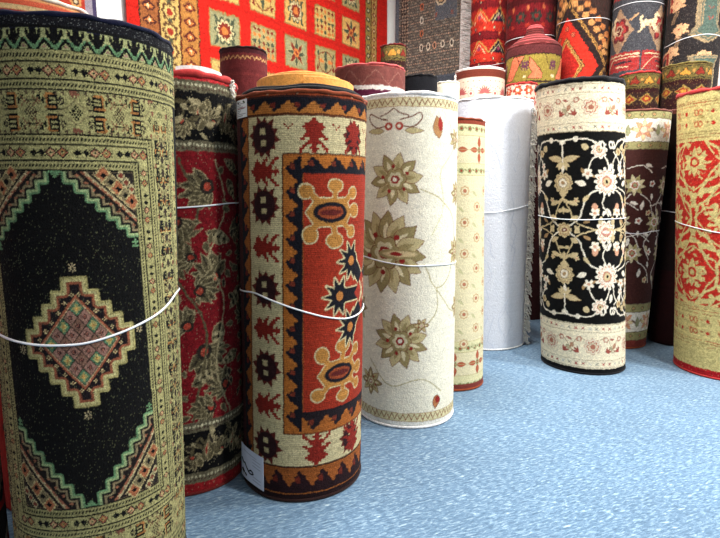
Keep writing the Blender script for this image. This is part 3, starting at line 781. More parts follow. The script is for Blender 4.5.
def design_black_floral(R, H):
    W, CRM, TN, SG, RD, BK = (226, 216, 196), (196, 176, 134), (160, 128, 88), (150, 148, 116), (150, 72, 60), (8, 8, 7)
    c = chart_for(R, H, 3.2, BK); h = H * 100; lo, hi = c.u0, c.u0 + c.w
    per = 54.0
    def flower(u, v, r, n=10, red=True, sq=1.05):
        c.rosette(u, v, r, n, [(1, W), (.78, (190, 138, 112) if red else TN), (.68, W), (.42, (176, 120, 96) if red else SG), (.3, CRM), (.12, BK)], depth=.3, sq=sq)
    def star(u, v, r, col=W):
        c.rosette(u, v, r, 5, [(1, col), (.35, (200, 150, 120))], depth=.55, ph=.4)
    def medal(u, v, flip):
        c.rosette(u, v, 6.2, 11, [(1, CRM), (.84, (140, 110, 80)), (.76, CRM), (.5, (120, 96, 70)), (.42, W), (.2, TN)], depth=.2, sq=1.12)
        c.leaf(u, v + flip * 4, 5.5, 4.5, 90 * flip, CRM)
    def palm(u, v, flip):
        for a in (0, 180):
            c.leaf(u, v, 10.5, 3.8, a + (12 if a == 0 else -12) * flip * -1 + 0, CRM, edge=TN, ew=.2)
        for a in (-60, -90, -120, -35, -145): c.leaf(u, v + flip * 1, 5.6 if a != -90 else 7.5, 2.6, -a * flip, W if a == -90 else CRM)
    for n in (-2, -1, 0, 1, 2):
        o = n * per - 0.0
        for mir in (1, -1):                      # mirrored about the flower column at +17 and the palmette column at -10
            def X(u): return o + (-10 + (u + 10) * mir) if mir == 1 else o + (-10 - (u + 10))
            # vines
            for vc in (0, 1):
                def Y(v): return v if vc == 0 else 185.0 - v
                c.curve([(X(-10), Y(37)), (X(-2), Y(36)), (X(7), Y(37)), (X(11), Y(42))], .9, W)
                c.curve([(X(12), Y(44)), (X(7), Y(50)), (X(5), Y(56))], .8, W)
                if mir == 1: c.curve([(X(15), Y(46)), (X(18), Y(52)), (X(18), Y(58))], .8, W)
                else: c.curve([(X(8), Y(44)), (X(12), Y(50)), (X(13), Y(60))], .8, W); c.rosette(X(7.5), Y(44), 2.6, 6, [(1, CRM), (.5, TN)]); c.leaf(X(14), Y(51), 6, 2.4, 100, W); star(X(6), Y(52), 2.4)
                c.curve([(X(16), Y(66)), (X(6), Y(70)), (X(2), Y(78)), (X(-1), Y(86)), (X(-10), Y(93))], .9, W)
                c.curve([(X(-10), Y(72)), (X(-6), Y(80)), (X(-2), Y(88)), (X(8), Y(92)), (X(16), Y(93))], .8, CRM)
                if mir == 1: c.curve([(X(17), Y(68)), (X(14), Y(76)), (X(18), Y(84))], .7, W)
                c.line([(X(-10), Y(38)), (X(-10), Y(50))], .8, W)
                for (u, v, l, w, a, cl) in ((1.0, 54, 7, 2.2, 60, TN), (4, 64.5, 7, 3.6, 200, W), (-1, 77, 7, 3.2, 200, CRM), (2, 75, 6, 2.6, -50, CRM), (12, 79, 7, 2.4, 120, CRM), (-6, 81, 5, 2.4, 190, CRM),
                                            (-3, 90, 6, 2.8, 60, CRM), (-1, 84, 6, 3.0, 150, CRM), (13, 84, 7, 2.8, 95, CRM), (6.5, 86, 5.5, 2.2, 150, TN), (20, 84, 6, 2.2, 240, W), (10, 60, 5, 1.6, 210, TN)):
                    s = 1 if mir == 1 else -1; yy = 1 if vc == 0 else -1
                    aa = math.degrees(math.atan2(math.sin(math.radians(a)) * yy, math.cos(math.radians(a)) * s))
                    c.leaf(X(u), Y(v), l, w, aa, cl)
                star(X(5), Y(57.5), 3.4); c.ell(X(-2), Y(36), 1.6, 1.6, W); c.ell(X(-10), Y(38), 1.8, 1.6, W); c.ell(X(3.5), Y(41), 2.0, 2.0, CRM)
                c.ell(X(9), Y(79), 1.9, 3.2, (200, 150, 120)); star(X(9), Y(82), 3.2); star(X(-2), Y(74), 1.8, CRM)
                if mir == 1: flower(X(12), Y(42.8), 5.4, 9)
                c.ell(X(20), Y(40), 1.6, 2.6, W); c.ell(X(20), Y(40), .7, 1.4, BK)
                if mir == 1:
                    medal(o - 10, Y(63.2), 1 if vc == 0 else -1); palm(o - 10, Y(49.0), 1 if vc == 0 else -1)
                    c.leaf(o - 10, Y(78), 5, 2, 90, CRM)
                    flower(o + 17, Y(62.5), 8.4, 14, True, 1.1)
                    for a in (40, 140): c.leaf(o - 10, Y(73), 5.5, 2.2, a if vc == 0 else -a, CRM)
        c.rosette(o - 9.6, 93, 4.9, 8, [(1, CRM), (.8, TN), (.66, CRM), (.35, (110, 60, 50)), (.15, W)])
        flower(o + 16.5, 94, 7.4, 10); c.ell(o + 16.5, 94, 3.6, 2.0, (186, 124, 110)); c.ell(o + 16.5, 94, 2.4, 1.1, W)
    for (a, b) in ((0, 31.6), (153.6, h)):
        c.hb(a, b, (224, 212, 182))
    def guard(m):
        for a in (m - 2.5, m + 2.5): c.hb(a - .15, a + .2, (150, 132, 104))
        for i, u in enumerate(np.arange(lo, hi, 4.3)):
            col = [(150, 70, 66), (196, 190, 176), (134, 132, 118), (160, 66, 60)][i % 4]
            c.poly([(u - 1.3, m - 1.2), (u, m - .4), (u + 1.3, m - 1.2), (u + .5, m), (u + 1.2, m + 1.3), (u, m + .5), (u - 1.3, m + 1.2), (u - .5, m)], col)
    def mainband(m, f, ou):
        for n in range(-4, 5):
            u = ou + n * 28
            c.rosette(u, m, 5.6, 8, [(1, (186, 150, 126)), (.9, (214, 202, 176)), (.7, (170, 92, 76)), (.56, (206, 190, 160)), (.3, (160, 100, 80))], depth=.25)
            for s in (-1, 1):
                for a in (20, 50, 80): c.leaf(u + s * 9, m + f * 4.5, 4.6, 1.4, (-a if s > 0 else 180 + a) if f > 0 else (a if s > 0 else 180 - a), (150, 74, 62))
                c.curve([(u + s * 5, m - f * 4), (u + s * 9, m - f * 6), (u + s * 14, m + f * 2)], .45, (164, 142, 112))
                c.rosette(u + s * 8.5, m - f * 4.6, 1.9, 6, [(1, (170, 110, 88)), (.6, (214, 202, 176))])
            c.leaf(u + 11, m, 5, 2.4, 40, (160, 152, 120)); c.leaf(u + 16, m - 2, 4.6, 2.6, 120, (168, 116, 90)); c.ell(u + 14, m + 3.4 * f, 1.4, 1.4, (150, 136, 104)); c.ell(u + 14, m + 3.4 * f, .8, .8, (212, 200, 172))
            c.leaf(u + 15, m - 4 * f, 4, 1.6, 200, (150, 90, 76))
    guard(5.8); guard(29.0); mainband(17.2, 1, 7.2); guard(156.6); guard(180.2); mainband(168.5, 1, 7.2)
    c.hb(0, 2.3, (12, 12, 13)); c.hb(183.4, h, (12, 12, 13))
    c.jitter(.18, 1.6, .35); c.mottle(.8, .08); c.wear(.12, .03)
    return c

def design_brown_floral(R, H):
    W, OL, BR, RD, SG = (226, 220, 206), (156, 146, 96), (66, 36, 32), (168, 84, 60), (150, 150, 112)
    c = chart_for(R, H, 3.0, BR); h = H * 100; lo, hi = c.u0, c.u0 + c.w
    for n in range(-3, 3):
        o = n * 27.0
        for k, (v, u) in enumerate(((53, 5), (103, 8), (80, 24))):
            c.curve([(u + o - 6, v - 12), (u + o + 4, v - 14), (u + o + 12, v - 9)], .6, W)
            c.curve([(u + o + 4, v + 6), (u + o + 12, v + 12), (u + o + 16, v + 22)], .6, W)
            c.curve([(u + o - 2, v + 6), (u + o - 8, v + 16), (u + o - 2, v + 28)], .6, W)
            for a in range(0, 360, 40): c.leaf(u + o, v, 7.6, 3.0, a + 10, OL if a % 80 else (196, 186, 148), edge=(200, 190, 150), ew=.15)
            c.rosette(u + o, v, 3.6, 7, [(1, W), (.7, RD), (.4, SG)])
            c.leaf(u + o + 6, v - 15, 6, 2.4, 20, W); c.rosette(u + o + 13, v - 1, 2.7, 5, [(1, W), (.4, RD)], depth=.45)
            c.leaf(u + o + 13, v + 6, 5, 2, 80, W); c.leaf(u + o + 6, v + 18, 7, 3.0, 280, W); c.rosette(u + o + 12, v + 20, 2.4, 5, [(1, (206, 190, 150)), (.4, RD)], depth=.4)
            c.leaf(u + o - 7, v + 17, 6, 2.4, 60, (196, 186, 148))
    for (a, b, d, e) in ((0.5, 6.2, 22, 27.6), (141.5, 147.8, 163, 169.6)):
        c.rect(lo, hi, a, e, W)
        for x, y in ((a, b), (d, e)):
            c.hb(x, y, (152, 146, 100)); c.hb(x, x + .4, (90, 70, 50)); c.hb(y - .4, y, (90, 70, 50))
            for u in np.arange(lo, hi, 8.2): c.rosette(u, (x + y) / 2, 1.7, 6, [(1, (96, 84, 56)), (.6, (186, 170, 120)), (.3, RD)])
        m = (b + d) / 2
        for n in range(-4, 4):
            u = 7.2 + n * 21
            for a in range(0, 360, 45): c.leaf(u + 2 * math.cos(math.radians(a)), m + 2 * math.sin(math.radians(a)), 5.4, 2.6, a, (206, 150, 112) if a % 90 else (214, 196, 150), edge=RD, ew=.25)
            c.rosette(u, m, 3.0, 8, [(1, RD), (.85, (232, 196, 170))])
            c.leaf(u + 10.5, m + 4, 8, 3, 270, SG, edge=(90, 80, 60), ew=.2); c.leaf(u + 12, m, 4.5, 1.7, 320, OL); c.leaf(u + 9, m + 1, 4.5, 1.7, 220, (110, 86, 66))
    c.hb(0, .6, (110, 56, 44)); c.hb(169.8, h, (120, 52, 44))
    c.jitter(.2, 1.6, .35); c.mottle(.9, .1); c.wear(.12, .03)
    return c

def design_red_cream(R, H):
    CM, RD, LN = (192, 176, 116), (176, 40, 30), (150, 104, 64)
    c = chart_for(R, H, 3.0, RD); h = H * 100; lo, hi = c.u0, c.u0 + c.w
    per = 34.0
    for n in range(-3, 4):
        for (dv, du) in ((0, 0), (35, per / 2), (-35, per / 2), (70, 0)):
            u = -1.5 + n * per + du; v = 79 + dv
            for g, col in ((1.5, CM), (0, RD)):
                P = [(u - 15, v), (u - 10, v - 6), (u - 6, v - 13), (u, v - 17), (u + 6, v - 13), (u + 10, v - 6), (u + 15, v), (u + 10, v + 6), (u + 6, v + 13), (u, v + 17), (u - 6, v + 13), (u - 10, v + 6)]
                c.poly(P, col, grow=g * .6)
            for a in range(0, 360, 60): c.leaf(u, v, 9.5, 4.4, a + 30, CM)
            for a in range(0, 360, 60): c.leaf(u + 5 * math.cos(math.radians(a)), v + 6 * math.sin(math.radians(a)), 3.4, 2.0, a, CM)
            c.ell(u, v, 3, 3.4, RD); c.ell(u, v, 1.6, 1.8, CM)
            for s in (-1, 1):
                for t in (-1, 1):
                    c.curve([(u + s * 15.5, v), (u + s * 13.5, v + t * 8), (u + s * 8, v + t * 12), (u + s * 3, v + t * 20)], 1.5, CM)
                    c.leaf(u + s * 15, v + t * 6, 7, 3.2, 90 * t - s * t * 30, CM); c.leaf(u + s * 9, v + t * 16, 7, 3.4, 90 * t + s * t * 50, CM)
                    c.ell(u + s * 16, v + t * 14, 1.7, 2.2, CM)
    for k in range(520):
        u = random.uniform(lo, hi); v = random.uniform(31, 134)
        c.leaf(u, v, random.uniform(2, 5.5), random.uniform(1.0, 2.6), random.uniform(0, 360), CM if random.random() < .68 else RD)
    for (a, b) in ((0, 31), (134.5, h)):
        c.hb(a, b, CM)
    for v in (6.4, 7.7, 9.4, 25.5, 27, 28.8, 136.5, 138, 140, 157.5, 159, 161.2):
        u = lo
        while u < hi:
            l = random.uniform(3, 9); c.line([(u, v + random.uniform(-.2, .2)), (u + l, v + random.uniform(-.2, .2))], random.uniform(.3, .7), random.choice([LN, (168, 90, 58), (140, 116, 70)])); u += l + random.uniform(.5, 3)
    for v in (13.5, 20.5, 144.5, 152):
        for u in np.arange(lo, hi, 17.5):
            x = u + 3.2
            for dx in (0, 2.6):
                c.ell(x + dx, v, 1.5, 2.0, (176, 92, 58)); c.ell(x + dx, v, .8, 1.2, CM)
            c.line([(x - 2, v - 2), (x - .8, v)], .5, (176, 92, 58)); c.ell(x + 10, v, 1.0, 1.2, RD); c.ell(x + 6.6, v - .5, 1.0, .5, LN)
    for u in np.arange(lo, hi, 17.5): c.leaf(u + 8.5, 17, 5, 2.2, 200, (160, 140, 84)); c.leaf(u + 8.5, 148.5, 5, 2.2, 200, (160, 140, 84))
    c.hb(0, 1.4, (180, 44, 44)); c.hb(h - 5.6, h, (168, 26, 32))
    c.jitter(.2, 1.5, .4); c.mottle(.9, .14); c.wear(.15, .05, (190, 170, 120), .012)
    return c

# height of every tie string: (cm along the face, cm below the upper edge)
EXPOSURE = 0.3
STR = {
    'A': [[(-29.0, 80.3), (-14.0, 81.7), (-2.9, 81.9), (6.9, 79.9), (18.2, 76.8), (28.1, 72.6)]],
    'B': [[(-2.8, 47.7), (7.8, 47.1), (20.8, 46.2)]],
    'C': [[(-20.0, 71.9), (-8.7, 75.0), (-1.2, 77.5), (8.1, 80.7), (17.2, 82.8), (25.1, 82.8), (31.2, 82.1)]],
    'D': [[(-23.8, 77.4), (-10.4, 79.2), (2.0, 80.7), (15.0, 80.6), (35.4, 81.3)]],
    'F': [[(4.0, 81.2), (39.3, 75.8)]],
    'G': [[(-29.3, 85.0), (-12.3, 86.2), (3.1, 86.3), (15.5, 85.7), (33.1, 85.5)]],
    'H': [[(2.3, 87.9), (12.1, 88.5), (22.4, 86.5)]],
    'I': [[(-38.9, 82.1), (-20.8, 84.3), (-3.3, 87.6)]],
    'J': [[(-11.1, 74.8), (-1.1, 76.0)]],
    'N': [[(-18.2, 123.4), (4.1, 124.0), (21.4, 119.7)]],
    'O': [[(-24.3, 104.4), (0.1, 104.4), (24.1, 102.2)]],
    'P': [[(-31.5, 95.5), (-7.5, 97.6), (24.2, 97.0)]],
    'Q': [[(-3.4, 90.0), (20.6, 91.3)]],
    'R': [[(-20.3, 128.4), (-5.4, 125.6), (8.7, 124.2), (22.5, 125.0)]],
}
LAMPS = [(2.3, 2.7, 150, 'nearest the room corner'), (1.9, 5.6, 10, 'by the left wall'), (5.0, 2.0, 190, 'by the right end of the back wall'),
         (5.7, 3.7, 190, 'over the middle of the floor'), (6.3, 7.2, 40, 'by the front right corner'), (3.2, 8.0, 8, 'by the front wall')]

# ================================================================== BACK-ROW DESIGNS (only upper parts show)
def design_geo_red(R, H, base=(150, 34, 30), mode=0):
    c = chart_for(R, H, 2.4, base); h = H * 100; lo, hi = c.u0, c.u0 + c.w
    NV, GD, CM, OR2, DR = (34, 32, 44), (190, 140, 74), (214, 196, 150), (206, 78, 46), (92, 20, 22)
    if mode == 0:            # scarlet and navy with gold zigzags
        for k in range(-1, 14):
            v = 8 + k * 30
            c.hb(v, v + 14, (172, 40, 32)); c.hb(v + 14, v + 22, (196, 52, 36)); c.hb(v + 22, v + 30, (112, 26, 30))
            n = int(c.w / 20) + 1
            for i in range(n):
                u = lo + i * 20
                c.poly([(u, v + 13), (u + 10, v), (u + 20, v + 13)], NV if i % 2 else (206, 60, 40))
                c.line([(u, v + 13), (u + 10, v), (u + 20, v + 13)], 1.1, GD); c.line([(u + 3, v + 14), (u + 10, v + 4.5), (u + 17, v + 14)], .7, CM)
                for q in range(3): c.steps(u + 5 + q * 5.5, v + 19 + (q % 2) * 5, 2.2, 2.4, .5, [(60, 24, 40), (206, 70, 44), (40, 40, 56)][(q + i) % 3]); c.ell(u + 5 + q * 5.5, v + 19 + (q % 2) * 5, .6, .7, CM)
                c.ell(u + 10, v + 9, 1.6, 1.8, (150, 60, 90))
            c.hb(v - .5, v + .3, (80, 20, 24))
    elif mode == 1:          # deep wine with black blots
        c.a[:] = L((104, 22, 26))
        for k in range(-1, 14):
            v = k * 34
            c.hb(v, v + 7, (72, 18, 20))
            for i in range(int(c.w / 15)):
                u = lo + i * 15 + 4; c.rosette(u, v + 18, 6, 7, [(1, (36, 36, 34)), (.7, (54, 56, 46)), (.35, (124, 30, 28))], depth=.35); c.ell(u + 7, v + 26, 2, 2, (150, 44, 34)); c.ell(u + 7, v + 10, 1.5, 2.2, (176, 92, 56))
    elif mode == 2:          # vermilion diamond with gold berries on black
        c.a[:] = L((50, 36, 32))
        for k in range(-1, 5):
            v = 28 + k * 110
            for o in range(-1, 3):
                u = -13 + (o - 0) * 74
                for g, col in ((9.5, (40, 30, 28)), (8.6, GD), (7.6, (40, 30, 28)), (0, (192, 46, 32)), (-12, (60, 30, 26)), (-13, GD), (-14.2, (60, 30, 26)), (-15, GD), (-16.5, (168, 38, 30))):
                    a, b = 30 + g, 44 + g * 1.35
                    c.poly([(u - a, v), (u, v - b), (u + a, v), (u, v + b)], col)
                for (x, y) in ((-8, -26), (6, -28), (0, -34), (9, 30), (-9, 28)): c.rosette(u + x, v + y, 2.6, 6, [(1, (116, 40, 34)), (.6, (226, 120, 80)), (.3, NV)])
                for i in range(9):
                    for s in (-1, 1):
                        t = i / 9; c.ell(u + s * (46 * (1 - t)), v - 56 * t - 6, 2.3, 2.5, (186, 132, 78)); c.ell(u + s * (46 * (1 - t) + 6), v - 56 * t - 9, 2.2, 2.4, (176, 110, 62)); c.ell(u + s * 46 * (1 - t), v + 56 * t + 6, 2.4, 2.6, (186, 132, 78))
    c.jitter(.45, 1.6, .7); c.mottle(1, .16); c.wear(.16, .07, (90, 40, 34), .03); return c

def design_animals(R, H):
    c = chart_for(R, H, 3.0, (62, 62, 66)); h = H * 100
    CMc, RD, DRd, GDl = (206, 182, 144), (150, 44, 40), (96, 28, 32), (180, 140, 100)
    BEAST = ["..............xx..", ".............xxxx.", "..x.........xxxxxx", ".xx.........xxx...", ".x.........xxxx...", ".xx.xxxxxxxxxxx...", ".xxxxxxxxxxxxxx...", "..xxxxxxxxxxxx....", "..xxxxxxxxxxxx....", "..xxx......xxxx...", ".xxx........xxxxx.", ".xx..........xx.xx", "xx............xx.."]
    for k in range(0, 6):
        v0 = 44 + k * 62
        for o in range(-2, 3):
            u = o * 46 + 10
            c.bitmap(BEAST, dict(x=CMc), u, v0 + 1, 1.05, 1.3); c.bitmap(["xx", "xx"], dict(x=(150, 110, 80)), u, v0 + 3, .9)
            x = u - 26; v = v0 + 6
            c.poly([(x - 12, v), (x, v - 20), (x + 13, v), (x, v + 20)], (150, 120, 92)); c.rosette(x, v - 1, 9.5, 6, [(1, DRd), (.75, (156, 50, 46)), (.45, (170, 140, 110)), (.3, DRd)], depth=.35, sq=1.15)
            c.bitmap(["x.x.x", "xxxxx"], dict(x=CMc), x - 2, v - 1, 1.0); c.line([(x + 9, v - 8), (x + 16, v - 12)], 1.4, GDl)
            vb = v0 + 27
            c.rosette(u - 13, vb + 5, 4.3, 8, [(1, (180, 64, 54)), (.5, CMc), (.3, RD)])
            c.rect(u - 5, u + 30, vb - 3, vb + 13, (150, 44, 42)); c.rect(u - 3, u + 30, vb - 1, vb, CMc); c.line([(u - 5, vb + 13), (u + 6, vb + 2), (u + 30, vb + 2)], .8, CMc)
            c.rect(u + 8, u + 24, vb + 5, vb + 6.5, NAV if False else (40, 36, 44)); c.rect(u + 10, u + 22, vb + 9, vb + 10, CMc)
    c.jitter(.35, 1.6, .6); c.mottle(1, .14); c.wear(.2, .05, (120, 118, 116), .05); return c

def design_birds(R, H):
    c = chart_for(R, H, 3.0, (38, 34, 34)); CMc, GR = (206, 160, 118), (76, 92, 82)
    BIRD = ["....xx......", "...xxxx..x..", "..xxxxx.xx..", ".xxpxxxxxx..", "xxxxxxxxx...", "..xxxxxxxx..", "...xxxx..xx.", "....xx......", "....x.......", "...x........"]
    for k in range(0, 6):
        v0 = 40 + k * 66
        for o in range(-2, 3):
            u = o * 66 - 4
            for (x, y) in ((-10, -8), (-6, 13), (-12, 30), (13, 36)): c.bitmap(BIRD, dict(x=CMc, p=(150, 60, 50)), u + x, v0 + y, 1.05, 1.1)
            for (x, y) in ((-10, -3), (-6, 18), (-12, 36), (13, 42)): c.line([(u + x, v0 + y), (u + x - 4, v0 + y + 9)], .6, (150, 120, 90))
            x = u + 14; v = v0 - 4
            for g, col in ((0, (150, 128, 96)), (1.0, (84, 92, 80)), (2.0, (150, 128, 96)), (2.7, GR)):
                c.poly([(x - 12 + g, v - 28 + g), (x + 12 - g, v - 28 + g), (x + 8 - g, v - 20), (x + 8 - g, v + 14), (x + 12 - g, v + 22 - g), (x, v + 29 - 1.4 * g), (x - 12 + g, v + 22 - g), (x - 8 + g, v + 14), (x - 8 + g, v - 20)], col)
            for y in (-14, -6, 2, 10): c.bitmap(["x...x", ".x.x.", "..x.."], dict(x=(150, 60, 50)), x, v + y, .9)
            x = u - 24; v = v0 + 42
            for g, col in ((0, CMc), (1.2, (140, 44, 40)), (4, (176, 130, 96)), (5, (56, 44, 44))): c.poly([(x - 7 + g, v - 12 + g), (x + 9 - g, v - 15 + g), (x + 9 - g, v + 20), (x - 7 + g, v + 20)], col)
    c.jitter(.35, 1.6, .6); c.mottle(1, .14); c.wear(.18, .05, (110, 100, 90), .03); return c

def design_olive_band(R, H, pale=False):
    """short roll whose end shows an olive border of hearts above dark red"""
    c = chart_for(R, H, 3.0, (42, 16, 16)); lo, hi = c.u0, c.u0 + c.w  # ground darkened to carry the shade between the standing rolls
    OV, RD, GD, DK2 = ((96, 84, 42), (120, 40, 28), (176, 124, 50), (34, 28, 22))
    for k in range(0, 2):
        v = k * 34
        c.hb(v, v + 1.2, (60, 24, 20)); c.hb(v + 1.2, v + 12.5, OV); c.hb(v + 2.2, v + 2.8, DK2); c.hb(v + 11, v + 11.7, DK2)
        for i, u in enumerate(np.arange(lo, hi, 10.6)):
            col = GD if i % 2 else RD
            c.poly([(u - 4, v + 8.5), (u, v + 3.6), (u + 4, v + 8.5), (u + 1.5, v + 9.5), (u, v + 8.4), (u - 1.5, v + 9.5)], DK2, grow=.5); c.poly([(u - 4, v + 8.5), (u, v + 3.6), (u + 4, v + 8.5), (u + 1.5, v + 9.5), (u, v + 8.4), (u - 1.5, v + 9.5)], col)
            c.ell(u + 5.3, v + 6, 1, 1.2, (170, 120, 60))
        c.hb(v + 16, v + 26, (44, 26, 22))
        for i, u in enumerate(np.arange(lo, hi, 13.0)):
            c.poly([(u - 6, v + 21), (u, v + 16.8), (u + 6, v + 21), (u, v + 25.2)], (140, 116, 58)); c.poly([(u - 4.6, v + 21), (u, v + 18), (u + 4.6, v + 21), (u, v + 24)], (126, 40, 26)); c.ell(u, v + 21, 1.6, 1.4, GD)
    c.jitter(.35, 1.5, .6); c.mottle(.8, .16); c.wear(.16, .05, (150, 120, 70), .03); return c

def design_pink_panels(R, H):
    c = chart_for(R, H, 3.2, (134, 116, 50)); lo, hi = c.u0, c.u0 + c.w
    PKs, DK2, PU = (206, 110, 76), (60, 30, 30), (92, 50, 66)
    n = 6; per = c.w / n
    for k in range(0, 1):
        v = 9 + k * 44
        for i in range(n):
            u = lo + (i + .35) * per
            for g, col in ((.6, DK2), (0, PKs)):
                c.poly([(u - 12, v + 2), (u - 1, v + 16), (u - 1, v + 20), (u - 13, v + 20), (u - 9, v + 15), (u - 12, v + 10)] if i % 2 else [(u - 2, v + 1), (u + 8, v + 1), (u - 3, v + 20), (u - 12, v + 20)], col, grow=g)
            x = u + 9
            c.bitmap([".x.x.x.", "xxxxxxx", ".xx.xx.", "xxxxxxx", ".xxxxx.", "xx.x.xx", ".x.x.x."], dict(x=PU), x, v + 9, 1.0, 1.2)
            c.bitmap(["x.x", "xxx", "x.x"], dict(x=(206, 190, 150)), x, v + 18, .8)
            c.line([(u + 1, v), (u + 6, v + 12)], .6, DK2)
        c.hb(v + 22, v + 24, (54, 40, 30)); c.hb(v + 26, v + 36, (110, 34, 30))
    c.hb(40, 400, (44, 18, 18)); c.hb(0, 8.6, (84, 38, 38)); c.hb(8.2, 9.2, (46, 24, 24))  # lower body dark maroon, standing in for shade between the front rolls
    c.jitter(.3, 1.5, .6); c.mottle(.8, .14); c.wear(.15, .05); return c

def design_beige_dots(R, H):
    c = chart_for(R, H, 3.0, (214, 198, 176)); lo, hi = c.u0, c.u0 + c.w
    c.hb(0, 1.4, (238, 232, 222)); c.hb(1.4, 8.2, (104, 46, 34))
    for u in np.arange(lo, hi, 5): c.ell(u, 11.5, .5, .5, (140, 70, 60)); 
    for u in np.arange(lo, hi, 22):
        for a in range(-90, 91, 22): c.leaf(u + 9, 22, 7, 1.6, a - 90, (176, 92, 88))
        c.rosette(u - 3, 22, 3.4, 8, [(1, (190, 160, 146)), (.7, (222, 210, 190)), (.4, (160, 90, 84))])
        for k in range(8): c.ell(u - 8 + k * 2.6, 16 + (k % 3), .5, .5, (160, 96, 84))
    for k in range(1, 8):
        for u in np.arange(lo, hi, 14): c.rosette(u + (k % 2) * 7, 26 + k * 20, 4, 8, [(1, (190, 150, 130)), (.6, (222, 210, 190))])
    c.wear(.07, .02); return c

def design_red_white(R, H):
    c = chart_for(R, H, 3.0, (196, 176, 158)); lo, hi = c.u0, c.u0 + c.w
    c.hb(0, 1.8, (150, 50, 40))
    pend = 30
    for k in range(10):
        for u in np.arange(lo, hi, 9): c.rosette(u + (k % 2) * 4.5, 6 + k * 9, 4.2, 6, [(1, (160, 48, 34)), (.6, (196, 104, 66)), (.3, (222, 206, 190))], depth=.4)
    c.hb(pend, 400, (52, 18, 18)); c.jitter(.4, 1.5, .6); c.mottle(.8, .14); c.wear(.14, .04); return c  # below the flowers the shade of the gap is put into the colour

def design_backing(R, H, base, zig=None, bands=()):
    c = chart_for(R, H, 2.6, base); lo, hi = c.u0, c.u0 + c.w
    for a, b, col in bands: c.hb(a, b, col)
    if zig:
        v0, v1, per, col, w = zig
        for i in range(int(c.w / per) + 1):
            u = lo + i * per; c.line([(u, v1), (u + per / 2, v0), (u + per, v1)], w, col)
    c.jitter(.25, 2, .4); c.mottle(2, .08); c.wear(.07, .04); return c

def design_stripes(R, H):
    c = chart_for(R, H, 3.0, (176, 44, 36)); h = H * 100; v = 0
    pal = [(206, 150, 100), (190, 86, 60), (196, 168, 120), (150, 44, 36), (214, 186, 140), (176, 60, 46)]
    i = 0
    while v < 26: c.hb(v, v + 1.6, pal[i % 6]); v += random.uniform(1.2, 2.4); i += 1
    for k in range(5):
        for u in np.arange(c.u0, c.u0 + c.w, 20): c.rosette(u, 45 + k * 26, 8, 8, [(1, (30, 26, 26)), (.7, (176, 150, 110)), (.4, (176, 44, 36))])
    c.wear(.1, .03); return c

def design_red_black(R, H):
    c = chart_for(R, H, 3.0, (176, 26, 28)); h = H * 100
    for u in np.arange(c.u0, c.u0 + c.w, 24):
        c.rosette(u + 6, h - 38, 10, 9, [(1, (26, 24, 24)), (.7, (120, 100, 80)), (.4, (150, 30, 28))])
        c.rosette(u - 4, h - 70, 8, 9, [(1, (26, 24, 24)), (.6, (176, 26, 28))])
    c.hb(h - 26, h, (30, 26, 24))
    for u in np.arange(c.u0, c.u0 + c.w, 11): c.leaf(u, h - 8, 14, 5, -60, (170, 160, 140)); c.leaf(u + 4, h - 16, 8, 3.6, 40, (150, 44, 36))
    c.wear(.13, .04); return c

# ================================================================== THE ROOM
TH = math.radians(36)
CX, CY = .054 * 6.8, 6.8
E1 = (math.cos(TH), -math.sin(TH)); E2 = (-math.sin(TH), -math.cos(TH))
def RW(a, b, z): return (CX + a * E1[0] + b * E2[0], CY + a * E1[1] + b * E2[1], z)
WA, WB, WH = 7.6, 9.2, 4.15

def slab(name, corners, thick, material, kind='structure'):
    """corners = four points of the visible face, thickness goes away from the room"""
    P = [np.array(p, float) for p in corners]; n = np.cross(P[1] - P[0], P[3] - P[0]); n /= np.linalg.norm(n)
    Q = [p - n * thick for p in P]
    o = mesh_obj(name, P + Q, [(0, 1, 2, 3), (7, 6, 5, 4), (0, 4, 5, 1), (1, 5, 6, 2), (2, 6, 7, 3), (3, 7, 4, 0)], material, None, False)
    o['kind'] = kind; return o

